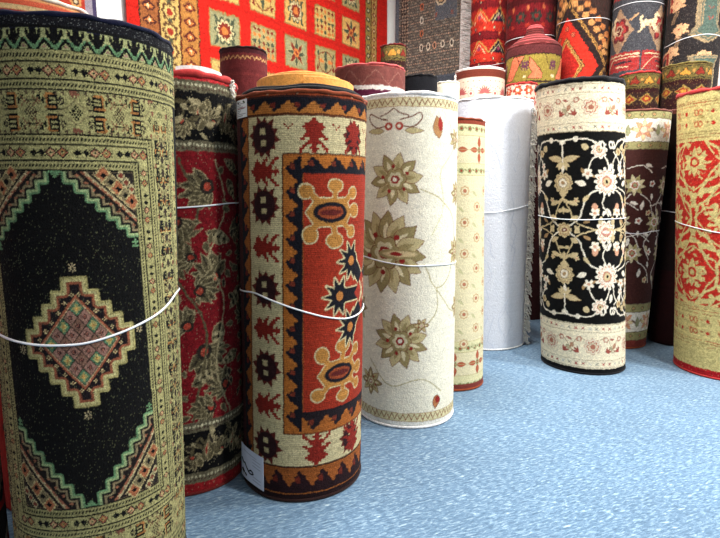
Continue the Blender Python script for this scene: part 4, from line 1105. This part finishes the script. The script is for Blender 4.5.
def floor_material():
    m = bpy.data.materials.new('blue_loop_carpet'); nt, N, K = nodes_of(m); b = N['Principled BSDF']
    tc = N.new('ShaderNodeTexCoord')
    mp = N.new('ShaderNodeMapping'); mp.inputs['Rotation'].default_value = (0, 0, math.radians(-22)); mp.inputs['Scale'].default_value = (38, 120, 60)
    mp1 = N.new('ShaderNodeMapping'); mp1.inputs['Rotation'].default_value = (0, 0, math.radians(-22))
    K.new(tc.outputs['Object'], mp1.inputs['Vector']); 
    mp2 = N.new('ShaderNodeMapping'); mp2.inputs['Scale'].default_value = (34, 120, 60); K.new(mp1.outputs['Vector'], mp2.inputs['Vector'])
    n = N.new('ShaderNodeTexNoise'); n.inputs['Scale'].default_value = 1; n.inputs['Detail'].default_value = 3; n.inputs['Roughness'].default_value = .65
    n.inputs['Distortion'].default_value = .6
    K.new(mp2.outputs['Vector'], n.inputs['Vector'])
    n2 = N.new('ShaderNodeTexNoise'); n2.inputs['Scale'].default_value = 2.2; n2.inputs['Detail'].default_value = 3
    K.new(tc.outputs['Object'], n2.inputs['Vector'])
    n3 = N.new('ShaderNodeTexNoise'); n3.inputs['Scale'].default_value = 300; n3.inputs['Detail'].default_value = 2
    K.new(tc.outputs['Object'], n3.inputs['Vector'])
    r = N.new('ShaderNodeValToRGB'); e = r.color_ramp.elements
    e[0].position = .30; e[0].color = (*L((68, 94, 118)), 1); e[1].position = .80; e[1].color = (*L((194, 210, 214)), 1)
    k = e.new(.50); k.color = (*L((92, 120, 145)), 1); k = e.new(.61); k.color = (*L((120, 147, 167)), 1)
    K.new(n.outputs['Fac'], r.inputs['Fac'])
    mr = N.new('ShaderNodeMapRange'); mr.inputs['From Min'].default_value = .3; mr.inputs['From Max'].default_value = .7; mr.inputs['To Min'].default_value = .86; mr.inputs['To Max'].default_value = 1.12
    K.new(n3.outputs['Fac'], mr.inputs['Value'])
    mr2 = N.new('ShaderNodeMapRange'); mr2.inputs['From Min'].default_value = .3; mr2.inputs['From Max'].default_value = .7; mr2.inputs['To Min'].default_value = .94; mr2.inputs['To Max'].default_value = 1.06
    K.new(n2.outputs['Fac'], mr2.inputs['Value'])
    mu = N.new('ShaderNodeMath'); mu.operation = 'MULTIPLY'; K.new(mr.outputs[0], mu.inputs[0]); K.new(mr2.outputs[0], mu.inputs[1])
    mx = N.new('ShaderNodeMix'); mx.data_type = 'RGBA'; mx.blend_type = 'MULTIPLY'; mx.inputs['Factor'].default_value = 1
    K.new(r.outputs['Color'], mx.inputs[6]); K.new(mu.outputs[0], mx.inputs[7]); K.new(mx.outputs[2], b.inputs['Base Color'])
    b.inputs['Roughness'].default_value = .9; b.inputs['Sheen Weight'].default_value = .15; b.inputs['Specular IOR Level'].default_value = .25
    bp = N.new('ShaderNodeBump'); bp.inputs['Strength'].default_value = .6; bp.inputs['Distance'].default_value = .004
    K.new(n.outputs['Fac'], bp.inputs['Height']); K.new(bp.outputs['Normal'], b.inputs['Normal'])
    return m
WALLM = mat('white_plaster', (228, 228, 224), rough=.85, noise=.03, scale=6, bump=.1, bscale=60)
slab('floor', [RW(0, 0, 0), RW(0, WB, 0), RW(WA, WB, 0), RW(WA, 0, 0)], .1, floor_material())
slab('ceiling', [RW(0, 0, WH), RW(WA, 0, WH), RW(WA, WB, WH), RW(0, WB, WH)], .1, mat('ceiling_paint', (232, 232, 230), rough=.9, noise=.02, scale=5))
slab('wall_back', [RW(0, 0, 0), RW(WA, 0, 0), RW(WA, 0, WH), RW(0, 0, WH)], .1, WALLM)
slab('wall_left', [RW(0, WB, 0), RW(0, 0, 0), RW(0, 0, WH), RW(0, WB, WH)], .1, WALLM)
FARM = mat('low_fill_brown_grey', (104, 96, 90), rough=.85, noise=.05, scale=5)  # dark colour given to the unseen walls to cut fill light
slab('wall_right', [RW(WA, 0, 0), RW(WA, WB, 0), RW(WA, WB, WH), RW(WA, 0, WH)], .1, FARM)
slab('wall_front', [RW(WA, WB, 0), RW(0, WB, 0), RW(0, WB, WH), RW(WA, WB, WH)], .1, FARM)

# fluorescent fittings on the ceiling
def lamp(a, b, power, place):
    x, y, _ = RW(a, b, 0)
    t = thing('ceiling_light', 'white rectangular fluorescent ceiling fitting ' + place, 'light', (x, y, WH), -TH, 'fluorescent ceiling fittings')
    m = MB(); m.box((0, 0, -.03), (1.36, .36, .06)); m.build('housing', M['steel'], t)
    m = MB(); m.box((0, 0, -.065), (1.26, .27, .012)); m.build('diffuser', M['glow'], t)
    l = bpy.data.lights.new('tube_light', 'AREA'); l.shape = 'RECTANGLE'; l.size = 1.25; l.size_y = .27; l.energy = power; l.color = (1.0, .985, .96)
    o = bpy.data.objects.new('tube_light', l); o.location = (0, 0, -.08); link(o, t)
for a, b, p, s in LAMPS: lamp(a, b, p, s)

# ================================================================== STANDING ROLLS, FRONT ROW
def pts(*a): return list(a)
R_A = (-.825, 1.54, .246, 1.62)
rA = make_roll('large black rolled rug with a green stepped diamond medallion, in the left foreground', R_A[:2], R_A[2], R_A[3], design_green(R_A[2], R_A[3]),
               lean=(.0181, .0094), rim=M['navy'], rim_r=.006, inner=M['black'], foot=M['navy'], strings=STR['A'], vis=(.0, 1.45), turns=5, skew=.045)
rB = make_roll('dark rolled rug with red rim and olive leaves, right beside the green medallion rug', (-.748, 2.120), .236, 1.612, design_black_red(.236, 1.612),
               lean=(.014, .006), rim=M['red'], rim_r=.013, inner=M['red'], foot=M['darkred'], strings=STR['B'], tele=.03, tele0=.012, inner_r=.96)
rC = make_roll('orange red rolled rug with black wave borders and brown star blossoms on cream', (-.250, 2.112), .252, 1.54, design_orange(.252, 1.54),
               lean=(.0167, .0019), rim=M['rust'], rim_r=.007, inner=M['gold'], foot=M['dark'], strings=STR['C'], tele=.045, tele0=.066, inner_r=.82, turns=4)
rD = make_roll('cream rolled rug with large olive flowers and a brown zigzag edge', (.254, 2.742), .258, 1.644, design_cream(.258, 1.644),
               lean=(-.0108, .0010), rim=M['white'], rim_r=.009, inner=M['cream'], foot=M['white'], strings=STR['D'])
rE = make_roll('narrow beige rolled rug with a red-brown top edge, left of the plain white one', (.570, 3.190), .210, 1.595, design_narrow_cream(.210, 1.595),
               lean=(-.0226, .0039), rim=M['rust'], rim_r=.006, inner=M['rust'], foot=M['rust'])
rF = make_roll('plain white rolled rug showing its pale backing, with a fringe down its right side', (1.001, 4.107), .320, 1.847, design_white(.320, 1.847),
               lean=(-.0063, .0015), rim=M['white'], rim_r=.008, inner=M['white'], foot=M['white'], strings=STR['F'], material=PILE_FLAT, lump=.007)
rG = make_roll('black rolled rug with white flowers and vines between cream bands', (1.567, 3.527), .270, 1.876, design_black_floral(.270, 1.876),
               lean=(-.0632, .0268), rim=M['black'], rim_r=.016, inner=M['black'], foot=M['black'], strings=STR['G'])
rH = make_roll('brown rolled rug with pale leaves and a white star-flower band', (2.033, 4.072), .245, 1.765, design_brown_floral(.245, 1.765),
               lean=(.0206, -.0104), rim=M['brown'], rim_r=.008, inner=M['rust'], foot=M['rust'], strings=STR['H'])
rI = make_roll('red rolled rug with cream arabesques, on the floor at the far right', (2.468, 3.397), .290, 1.813, design_red_cream(.290, 1.813),
               lean=(-.0518, .0365), rim=M['red'], rim_r=.014, inner=M['red'], foot=M['red'], strings=STR['I'], tele=.03)

# ------------------------------------------------------------------ rolls behind
def plain(label, base, R, H, ch, **k):
    k.setdefault('inner', M['dark']); k.setdefault('rim', M['dark']); k.setdefault('vis', (0, .6)); k.setdefault('lump', .003)
    return make_roll(label, base, R, H, ch, **k)
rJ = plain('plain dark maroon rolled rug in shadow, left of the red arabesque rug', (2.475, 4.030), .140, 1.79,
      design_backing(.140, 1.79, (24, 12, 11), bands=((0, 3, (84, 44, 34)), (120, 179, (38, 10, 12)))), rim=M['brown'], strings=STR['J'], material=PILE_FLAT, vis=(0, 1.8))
plain('striped tan and orange rolled rug standing behind the green medallion rug', (-1.22, 2.01), .235, 1.83, design_stripes(.235, 1.83), rim=M['cream'], inner=M['orange'], tele=.03)
plain('red rolled rug with a black patterned foot, low at the far left edge', (-1.25, 1.375), .185, 1.30, design_red_black(.185, 1.30), rim=M['red'], vis=(0, 1.3), foot=M['black'])
plain('short burgundy rolled rug with a pale zigzag line, below the scarlet wall rug', (-.751, 3.521), .150, 2.075,
      design_backing(.150, 2.075, (92, 34, 34), (5.2, 7.0, 3.0, (196, 150, 96), .5), ((0, 3.5, (60, 22, 26)), (16, 17, (104, 40, 38)))), rim=M['dark'])
plain('wide brown-backed rolled rug with a rose rim, behind the orange and cream rugs', (.066, 3.599), .232, 1.975,
      design_backing(.232, 1.975, (114, 62, 56), (3, 12, 17, (160, 112, 98), .28), ((13, 15.4, (214, 204, 196)), (15.4, 30, (84, 24, 52)), (0, 1.2, (190, 90, 84)))), rim=M['pink'], inner=M['brown'], material=PILE_FLAT)
plain('slim olive patterned rolled rug with a dark red top in the room corner', (.281, 4.591), .105, 2.385, design_olive_band(.105, 2.385), rim=M['darkred'], inner=M['darkred'])
plain('small black rolled rug end behind the cream flowered rug', (.447, 4.076), .131, 2.03, design_backing(.131, 2.03, (20, 20, 24)), rim=M['black'], inner=M['black'])
rAA = plain('slim plain cream rolled rug between the black rug end and the beige dotted rug', (.713, 4.443), .105, 2.06, design_backing(.105, 2.06, (216, 206, 184)), rim=M['cream'], inner=M['cream'])
rU = plain('beige rolled rug with a brown band and rose dots, behind the plain white rug', (1.099, 4.980), .224, 2.265, design_beige_dots(.224, 2.265), rim=M['white'], rim_r=.006, inner=M['cream'])
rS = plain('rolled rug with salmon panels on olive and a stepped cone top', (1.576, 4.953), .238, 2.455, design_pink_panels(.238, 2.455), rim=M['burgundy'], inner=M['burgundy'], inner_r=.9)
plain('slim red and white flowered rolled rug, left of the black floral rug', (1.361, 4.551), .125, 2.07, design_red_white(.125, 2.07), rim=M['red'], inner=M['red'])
plain('olive and dark red rolled rug with a red rim, behind the brown floral rug', (2.292, 4.444), .146, 2.13, design_olive_band(.146, 2.13), rim=M['red'], rim_r=.009, inner=M['red'])
plain('olive rolled rug with gold and red hearts, behind the red arabesque rug', (2.60, 4.33), .170, 2.17, design_olive_band(.170, 2.17), rim=M['olive'], inner=M['olive'])
TG = 'tall rolled rugs along the back wall'
for key, label, base, R_, ch in (
    ('N', 'tall scarlet rolled rug with gold zigzags, leftmost against the back wall', (1.352, 5.768), .190, design_geo_red(.190, 3.7, mode=0)),
    ('O', 'tall wine red rolled rug with black blots behind the cone-topped roll', (1.699, 5.483), .236, design_geo_red(.236, 3.7, mode=1)),
    ('P', 'tall vermilion rolled rug with gold berries and diamond outlines', (2.104, 5.186), .238, design_geo_red(.238, 3.7, mode=2)),
    ('Q', 'tall slate grey rolled rug with a cream beast figure', (2.490, 4.940), .205, design_animals(.205, 3.7)),
    ('R', 'tall black rolled rug with small salmon birds, at the top right corner', (2.846, 4.688), .208, design_birds(.208, 3.7))):
    plain(label, base, R_, 3.7, ch, strings=STR[key], vis=(.9, 2.0), group=TG)

# ------------------------------------------------------------------ labels, fringes, loose ends
def patch(roll, name, u0, u1, v0, v1, chart, label, slope=0.0, lift=.004, curl=0.0):
    nx, ny = chart.nx, chart.ny
    U = np.linspace(u0, u1, nx); Vv = np.linspace(v0, v1, ny)
    UU, VV = np.meshgrid(U, Vv); t = (UU - u0) / (u1 - u0); VV = VV + slope * t
    P = roll.P(UU / (100 * roll.R), roll.H - VV / 100, lift + curl * (1 - t) ** 2 + .001 * np.sin(t * 7))
    B = roll.P(UU / (100 * roll.R), roll.H - VV / 100, lift - .0012 + curl * (1 - t) ** 2 + .001 * np.sin(t * 7))
    n = nx * ny
    V = np.concatenate([P.reshape(-1, 3), B.reshape(-1, 3)], 0); f = grid_faces(ny, nx)[:, ::-1]; fb = grid_faces(ny, nx) + n
    rim = [i for i in range(nx)] + [j * nx + nx - 1 for j in range(1, ny)] + [(ny - 1) * nx + i for i in range(nx - 2, -1, -1)] + [j * nx for j in range(ny - 2, 0, -1)]
    e = np.array([(a, b, b + n, a + n) for a, b in zip(rim, rim[1:] + rim[:1])])
    cols = np.concatenate([chart.a.reshape(-1, 3)] * 2, 0)
    o = mesh_obj(name, V, np.concatenate([f, fb, e], 0), PAPERM, roll.root, False, cols); o['label'] = label
    return o
PAPERM = pile_material('printed_paper', fine=60, bump=.04, rough=.55, var=.03)
ch = Chart(6.5, 7.5, 8, (226, 228, 232), wrap=False, u0=0)
for k in range(9):
    ch.line([(.8, .9 + k * .72), (random.uniform(2.5, 5.8), .9 + k * .72)], .28, random.choice([(90, 90, 96), (60, 60, 66), (130, 130, 136)]))
ch.line([(1.2, .9), (1.9, 1.2)], .7, (40, 40, 50)); ch.line([(4.6, .8), (5.2, 1.4)], .7, (30, 80, 60)); ch.line([(1, 3.6), (5.8, 3.4)], .25, (170, 60, 90))
patch(rC, 'paper_tag', -31.5, -22.6, 1.6, 7.9, ch, 'small white paper tag with rows of tiny print')
ch = Chart(11, 12.5, 7, (206, 212, 228), wrap=False, u0=0)
for y in (3.0, 4.2, 5.4, 9.6, 10.8): ch.line([(6.4, y), (9.6, y + .2)], .3, (150, 156, 174))
ch.line([(2, 1.8), (8, 2.2)], .3, (160, 166, 184))
patch(rC, 'price_label', -31.4, -16.2, 135.6, 149.6, ch, 'white price label with a black handwritten squiggle', slope=1.6, curl=.012)
lab = [o for o in rC.root.children if o.name.startswith('price_label')][0]
wr = MB()
for stroke, r_ in (([(.6, 5.6), (1.8, 6.8), (2.6, 6.6), (3.6, 8.0), (5.0, 9.2), (6.6, 8.6), (5.6, 7.8), (4.6, 8.4)], .0036), ([(1.0, 9.4), (2.2, 10.4)], .0052), ([(2.6, 10.4), (3.4, 11.0)], .0040)):
    c2 = catmull(stroke, 8); t = c2[:, 0] / 11; uu = -31.4 + t * 15.2; v2 = 135.6 + c2[:, 1] / 12.5 * 14 + 1.6 * t
    wr.tube(rC.P(uu / 25.2, rC.H - v2 / 100, .0028 + .012 * (1 - t) ** 2 + .001 * np.sin(t * 7)), r_, 6)
wr.build('handwriting', M['ink'], lab)

def tufts(roll, name, phi0, z0, z1, n, length, mtl, label, rad=.0016, spread=.02):
    m = MB()
    for i in range(n):
        z = z0 + (z1 - z0) * (i + random.random()) / n; ph = phi0 + random.uniform(-.03, .03)
        p = roll.P(np.array([ph]), np.array([z]), .003)[0]
        tx, ty = math.cos(ph), math.sin(ph); nx_, ny_ = math.sin(ph), -math.cos(ph)
        l = length * random.uniform(.6, 1.2); q = []; w = random.uniform(-spread, spread); dn = random.uniform(.3, .8)
        for k in range(5):
            t = k / 4; zz = max(.006, p[2] - l * dn * t * t + w * t)
            q.append((p[0] + nx_ * (.004 + l * .35 * t) + tx * l * .35 * t + random.uniform(-.003, .003), p[1] + ny_ * (.004 + l * .35 * t) + ty * l * .35 * t, zz))
        m.tube(q, rad, 4)
    o = m.build(name, mtl, roll.root); o['kind'] = 'stuff'; o['label'] = label; return o
tufts(rF, 'fringe', 1.22, .03, 1.80, 300, .095, M['yarn'], 'knotted pale yarn fringe', rad=.0036, spread=.05)
tufts(rU, 'fringe', -1.15, 2.08, 2.24, 60, .07, M['yarn'], 'cream yarn fringe', rad=.003)
tufts(rB, 'fringe', .95, 1.57, 1.61, 30, .025, M['yarn'], 'cream yarn tuft', rad=.003)

# pale inner edge peeping over the red rim of the dark roll
def crest(roll, name, r, p0, p1, zlo, zhi, mtl, label, thick=.014):
    a = np.linspace(p0, p1, 40); t = np.linspace(0, 1, 40); hgt = zlo + (zhi - zlo) * np.sin(PI * t) ** .6
    prof = []
    for dr, zz in ((thick, None), (thick, 1), (0, 1), (0, None)):
        Z = np.full(40, zlo - .03) if zz is None else hgt
        prof.append(np.stack([(r + dr) * np.sin(a) + roll.lx * Z, -(r + dr) * np.cos(a) + roll.ly * Z, Z], -1))
    V = np.stack(prof, 1).reshape(-1, 3); f = [tuple(x) for x in grid_faces(40, 4, True)] + [(3, 2, 1, 0), (156, 157, 158, 159)]
    o = mesh_obj(name, V, f, mtl, roll.root, False); o['label'] = label
crest(rB, 'folded_inner_edge', .215, .0, .80, 1.628, 1.640, M['white'], 'white inner edge standing above the red rim')
# the black lining turns round the golden core of the orange rug
def ring(roll, name, r, z, rr, mtl, n=80, wob=.003):
    th = np.linspace(0, 2 * PI, n, endpoint=False); zz = z + wob * np.sin(3 * th) + wob * .6 * np.sin(7 * th + 1)
    pts_ = np.stack([(r + wob * np.sin(5 * th)) * np.sin(th) + roll.lx * zz, -(r + wob * np.sin(5 * th)) * np.cos(th) + roll.ly * zz, zz], -1)
    return tube(name, pts_, rr, mtl, roll.root, 8, True)
ring(rC, 'lining_edge', .228, 1.548, .012, M['black']); ring(rC, 'lining_edge', .214, 1.560, .009, M['black'])
# cone of wound layers on the salmon panel roll
for k in range(12):
    t = k / 11; ring(rS, 'core_coil', .225 - .15 * t, 2.452 + .115 * t ** .8, .012, M['burgundy'] if k % 3 else M['pink'], 48, .001)
for r, z, rr in ((.070, 2.585, .012), (.064, 2.606, .011), (.066, 2.628, .011), (.050, 2.648, .010)): ring(rS, 'core_coil', r, z, rr, M['burgundy'] if z < 2.62 else M['pink'], 40, .001)

# ------------------------------------------------------------------ rugs hanging on the walls
def hang(name, label, wall, s0, s1, z0, z1, chart, visz, off=.03, fold=.006):
    """wall 0 = left wall (s runs from the corner towards the viewer), 1 = back wall (s runs right from the corner)"""
    def W(s, d, z):
        a, b = (d, s) if wall == 0 else (s, d)
        return np.stack([CX + a * E1[0] + b * E2[0], CY + a * E1[1] + b * E2[1], z + 0 * s], -1)
    o0 = W(np.array(s0), np.array(off), np.array(z0))
    root = thing(name, label, 'rug', (float(o0[0]), float(o0[1]), z0), 0)
    nx, ny = chart.nx, chart.ny
    s = s0 + (np.arange(nx) + .5) / nx * (s1 - s0); zv = z1 - (np.arange(ny) + .5) / ny * (z1 - z0)
    rows = np.where((zv > visz) | (np.arange(ny) % 5 == 0) | (np.arange(ny) == ny - 1))[0]
    S, Z = np.meshgrid(s, zv[rows]); D = off + fold * (np.sin(S * 5 + Z) + .6 * np.sin(S * 11 - 2 * Z)) + rng.normal(0, .0005, S.shape)
    F = W(S, D, Z) - o0 + np.array([0, 0, 0]); B = W(S, D - .008, Z) - o0
    nr, nc = S.shape; n = nr * nc; f = grid_faces(nr, nc); f2 = f[:, ::-1] + n
    if wall == 0: pass
    else: f, f2 = f[:, ::-1], f + n
    rim = [i for i in range(nc)] + [j * nc + nc - 1 for j in range(1, nr)] + [(nr - 1) * nc + i for i in range(nc - 2, -1, -1)] + [j * nc for j in range(nr - 2, 0, -1)]
    e = np.array([(a, b, b + n, a + n) for a, b in zip(rim, rim[1:] + rim[:1])])
    C = chart.a[rows].reshape(-1, 3)
    mesh_obj('pile_face', np.concatenate([F.reshape(-1, 3), B.reshape(-1, 3)]), np.concatenate([f, f2, e]), PILE, root, True, np.concatenate([C, C]))
    # hanging rod and two hooks at the top edge
    p = W(np.array([s0 - .03, s1 + .03]), np.array([off + .0, off + .0]), np.array([z1 + .012, z1 + .012])) - o0
    tube('hanging_rod', p, .011, M['steel'], root, 8)
    return root, W, o0

SCR = (196, 34, 24)
def design_panels():
    c = Chart(350, 235, 1.9, SCR, wrap=False, u0=0)   # u = distance from the corner in cm (10 at left edge)
    z2v = lambda z: (3.95 - z) * 100
    for k in range(40):
        y = random.uniform(0, 235); c.line([(0, y), (350, y + random.uniform(-3, 3))], .5, (184, 30, 22))
    GDs = [(196, 164, 96), (150, 146, 106), (206, 160, 90), (166, 150, 100)]
    for i in range(6):
        for j, zc in enumerate((2.145, 2.535, 2.925, 3.315, 3.70)):
            u = 76 + i * 45.5 - 0; v = z2v(zc); bg = GDs[(i * 2 + j) % 4]
            if u > 290: continue
            c.rect(u - 16.5, u + 16.5, v - 14.5, v + 14.5, (150, 120, 70)); c.rect(u - 15.3, u + 15.3, v - 13.3, v + 13.3, bg)
            typ = (i + 2 * j) % 4; a1, a2, a3 = (122, 46, 34), (70, 78, 60), (206, 120, 60)
            if typ == 0:
                for a in range(0, 360, 45): c.leaf(u, v, 13.5, 4.4, a, a1 if a % 90 else a2, edge=(210, 190, 130), ew=.3)
                c.rosette(u, v, 4, 8, [(1, a3), (.5, a1)])
            elif typ == 1:
                for x in range(-2, 3):
                    for y in range(-2, 3): c.steps(u + x * 6, v + y * 5.2, 2.6, 2.3, .55, [a1, a2, a3][(x * x + 2 * y) % 3]); 
            elif typ == 2:
                c.rosette(u, v, 12, 10, [(1, a2), (.8, (206, 190, 140)), (.6, a1), (.3, a3)], depth=.3)
                for s in (-1, 1):
                    for t in (-1, 1): c.leaf(u + s * 7, v + t * 7, 7, 3.5, math.degrees(math.atan2(t, s)), a2)
            else:
                for s in (-1, 1):
                    c.curve([(u, v + 12), (u + s * 9, v + 6), (u + s * 10, v - 5), (u + s * 2, v - 10)], 1.3, a1); c.leaf(u, v, 11, 5, 90 * s, a2); c.leaf(u + s * 3, v, 8, 4, 0 if s > 0 else 180, a3)
                    c.leaf(u + s * 12, v - 10, 6, 3, 90, a2); c.leaf(u + s * 12, v + 10, 6, 3, -90, a1)
    def border(u0, u1, bg, motif, col, edge, per):
        c.rect(u0, u1, 0, 235, edge); c.rect(u0 + 1, u1 - 1, 0, 235, bg); m = (u0 + u1) / 2; w = (u1 - u0) / 2 - 2.2
        for k in range(int(235 / per) + 1):
            v = k * per
            if motif == 0: c.poly([(m - w, v), (m, v - per * .42), (m + w, v), (m, v + per * .42)], col); c.steps(m, v, w * .6, per * .25, .6, (200, 120, 60)); c.ell(m, v, 1, 1.2, (230, 210, 160))
            elif motif == 1: c.rosette(m, v, w, 8, [(1, col), (.7, (206, 180, 110)), (.4, (150, 50, 36))]); c.leaf(m, v + per * .3, per * .35, w * .6, 90, (76, 80, 60))
            else: c.ell(m, v, w, per * .3, col); c.ell(m, v, w * .5, per * .15, (206, 190, 140))
    border(285, 303, (176, 120, 60), 0, (96, 40, 34), (60, 34, 26), 11); border(303, 322, (196, 164, 96), 1, (90, 60, 40), (60, 34, 26), 14); border(322, 340, (150, 90, 50), 0, (70, 34, 34), (50, 30, 26), 10)
    border(22, 34, (176, 140, 80), 0, (110, 50, 36), (60, 34, 26), 9); border(34, 47, (150, 130, 70), 2, (70, 60, 44), (60, 34, 26), 10)
    c.jitter(.5, 2.0, .6); c.mottle(1, .12); c.wear(.15, .05); return c
hang('wall_rug', 'large scarlet wall rug with rows of square patterned panels', 0, .10, 3.60 - .09, 1.60, 3.95, design_panels(), 2.15)

def design_charcoal():
    c = Chart(92, 165, 3.0, (112, 106, 96), wrap=False, u0=0)    # left edge s=.10, top z=4.05
    zv = lambda z: (4.05 - z) * 100; us = lambda s: (s - .10) * 100
    for y in np.arange(0, 165, 3.1):
        c.rect(0, 92, y, y + .9, (74, 72, 72))
        for x in np.arange((y * 7) % 3, 92, 4.3): c.ell(x, y + 2, .75, .8, [(176, 150, 126), (56, 52, 54), (150, 146, 134)][int(x * 3 + y) % 3])
    for y in np.arange(3, 165, 9.3):
        for x in np.arange(1, 92, 3.1): c.ell(x + (y % 3), y + 2, .6, .6, (204, 164, 138))
    for x in (9, 12.5, 16):
        for y in np.arange(0, 165, 4): c.ell(x + (y % 8) * .2, y, 1.1, 1.5, (60, 40, 36)); c.ell(x + 1.8, y + 2, .6, .7, (206, 170, 140))
    for s in (.48, .58, .67, .78, .90):
        c.ell(us(s), zv(2.87), 2.7, 4.4, [(228, 216, 192), (214, 160, 128)][int(s * 100) % 3 % 2]); c.ell(us(s), zv(2.87), 1.4, 2.9, (60, 54, 52))
    for z, cc in ((3.03, (206, 120, 80)), (3.18, (230, 224, 206)), (3.33, (196, 110, 76)), (3.48, (210, 190, 160))):
        c.ell(us(.48), zv(z), 2.5, 4.2, cc); c.ell(us(.48), zv(z), 1.2, 2.6, (60, 54, 52))
    c.rect(us(.67), us(.96), zv(3.7), zv(3.14), (92, 98, 106)); c.rosette(us(.75), zv(3.37), 8, 9, [(1, (214, 200, 168)), (.75, (60, 56, 54)), (.5, (196, 170, 130))])
    for x in (.68, .90): c.bitmap(["x.x", ".x.", "xxx", ".x.", "x.x"], dict(x=(160, 90, 70)), us(x), zv(3.2), 1)
    c.rect(us(.10), us(.155), 0, 165, (92, 100, 110)); c.rect(us(.10), us(1.02), zv(2.53), 165, (84, 92, 102))
    c.jitter(.35, 1.2, .7); c.mottle(.8, .18); c.wear(.2, .06, (180, 168, 150), .05, (0, 150)); return c
r, W, o0 = hang('wall_rug', 'charcoal grey wall rug with small oval motifs and a white side fringe', 1, .10, .98, 2.40, 4.05, design_charcoal(), 2.4)
m = MB()
for i in range(230):
    z = 2.42 + 1.6 * (i + random.random()) / 230; l = random.uniform(.04, .17); q = []
    dn = random.uniform(.1, .5)
    for k in range(4):
        t = k / 3; p = W(np.array(.975 + l * t * .9), np.array(.045 + random.uniform(-.02, .03) * t), np.array(z - l * dn * t)) - o0; q.append(tuple(p))
    m.tube(q, .0042, 4)
o = m.build('fringe', M['white'], r); o['kind'] = 'stuff'; o['label'] = 'white yarn fringe'
def design_faded():
    c = Chart(60, 180, 2.0, (176, 60, 44), wrap=False, u0=0)
    for y in np.arange(4, 180, 9): c.rosette(14, y, 4, 7, [(1, (206, 150, 90)), (.6, (70, 40, 40)), (.3, (206, 190, 150))]); c.rosette(26, y + 4, 4, 6, [(1, (150, 44, 36)), (.5, (206, 160, 100))]); c.leaf(40, y, 8, 4, 30, (196, 150, 96))
    c.rect(0, 3, 0, 180, (70, 60, 90)); c.rect(3, 8, 0, 180, (150, 140, 150)); c.wear(.12, .04); return c
hang('wall_rug', 'red and grey-violet wall rug barely showing at the top left corner', 0, 3.72, 4.32, 2.2, 4.0, design_faded(), 2.2)

# skirting boards
def skirting(name, P, Q, n):
    h, t = .1, .015
    v = [P, Q, (Q[0] + n[0] * t, Q[1] + n[1] * t, 0), (P[0] + n[0] * t, P[1] + n[1] * t, 0)]
    v += [(x, y, h) for x, y, _ in v]
    o = mesh_obj(name, v, [(3, 2, 1, 0), (4, 5, 6, 7), (0, 1, 5, 4), (1, 2, 6, 5), (2, 3, 7, 6), (3, 0, 4, 7)], M['steel'], None, False); o['kind'] = 'structure'
skirting('baseboard_back', RW(0, 0, 0), RW(WA, 0, 0), E2); skirting('baseboard_left', RW(0, 0, 0), RW(0, WB, 0), E1)
skirting('baseboard_right', RW(WA, 0, 0), RW(WA, WB, 0), (-E1[0], -E1[1])); skirting('baseboard_front', RW(0, WB, 0), RW(WA, WB, 0), (-E2[0], -E2[1]))

# ------------------------------------------------------------------ camera, world, view
cam = bpy.data.cameras.new('camera'); cam.sensor_width = 36; cam.lens = 26; cam.clip_start = .05
co = bpy.data.objects.new('camera', cam); COL.objects.link(co)
co.location = (0, 0, 1.2); co.rotation_euler = (PI / 2 - math.atan(79 / 520), 0, 0); scene.camera = co
w = bpy.data.worlds.new('world'); scene.world = w; w.use_nodes = True
w.node_tree.nodes['Background'].inputs[0].default_value = (.75, .85, 1, 1); w.node_tree.nodes['Background'].inputs[1].default_value = .3
vs = scene.view_settings; vs.view_transform = 'Standard'; vs.look = 'None'; vs.gamma = 1.0; vs.exposure = EXPOSURE
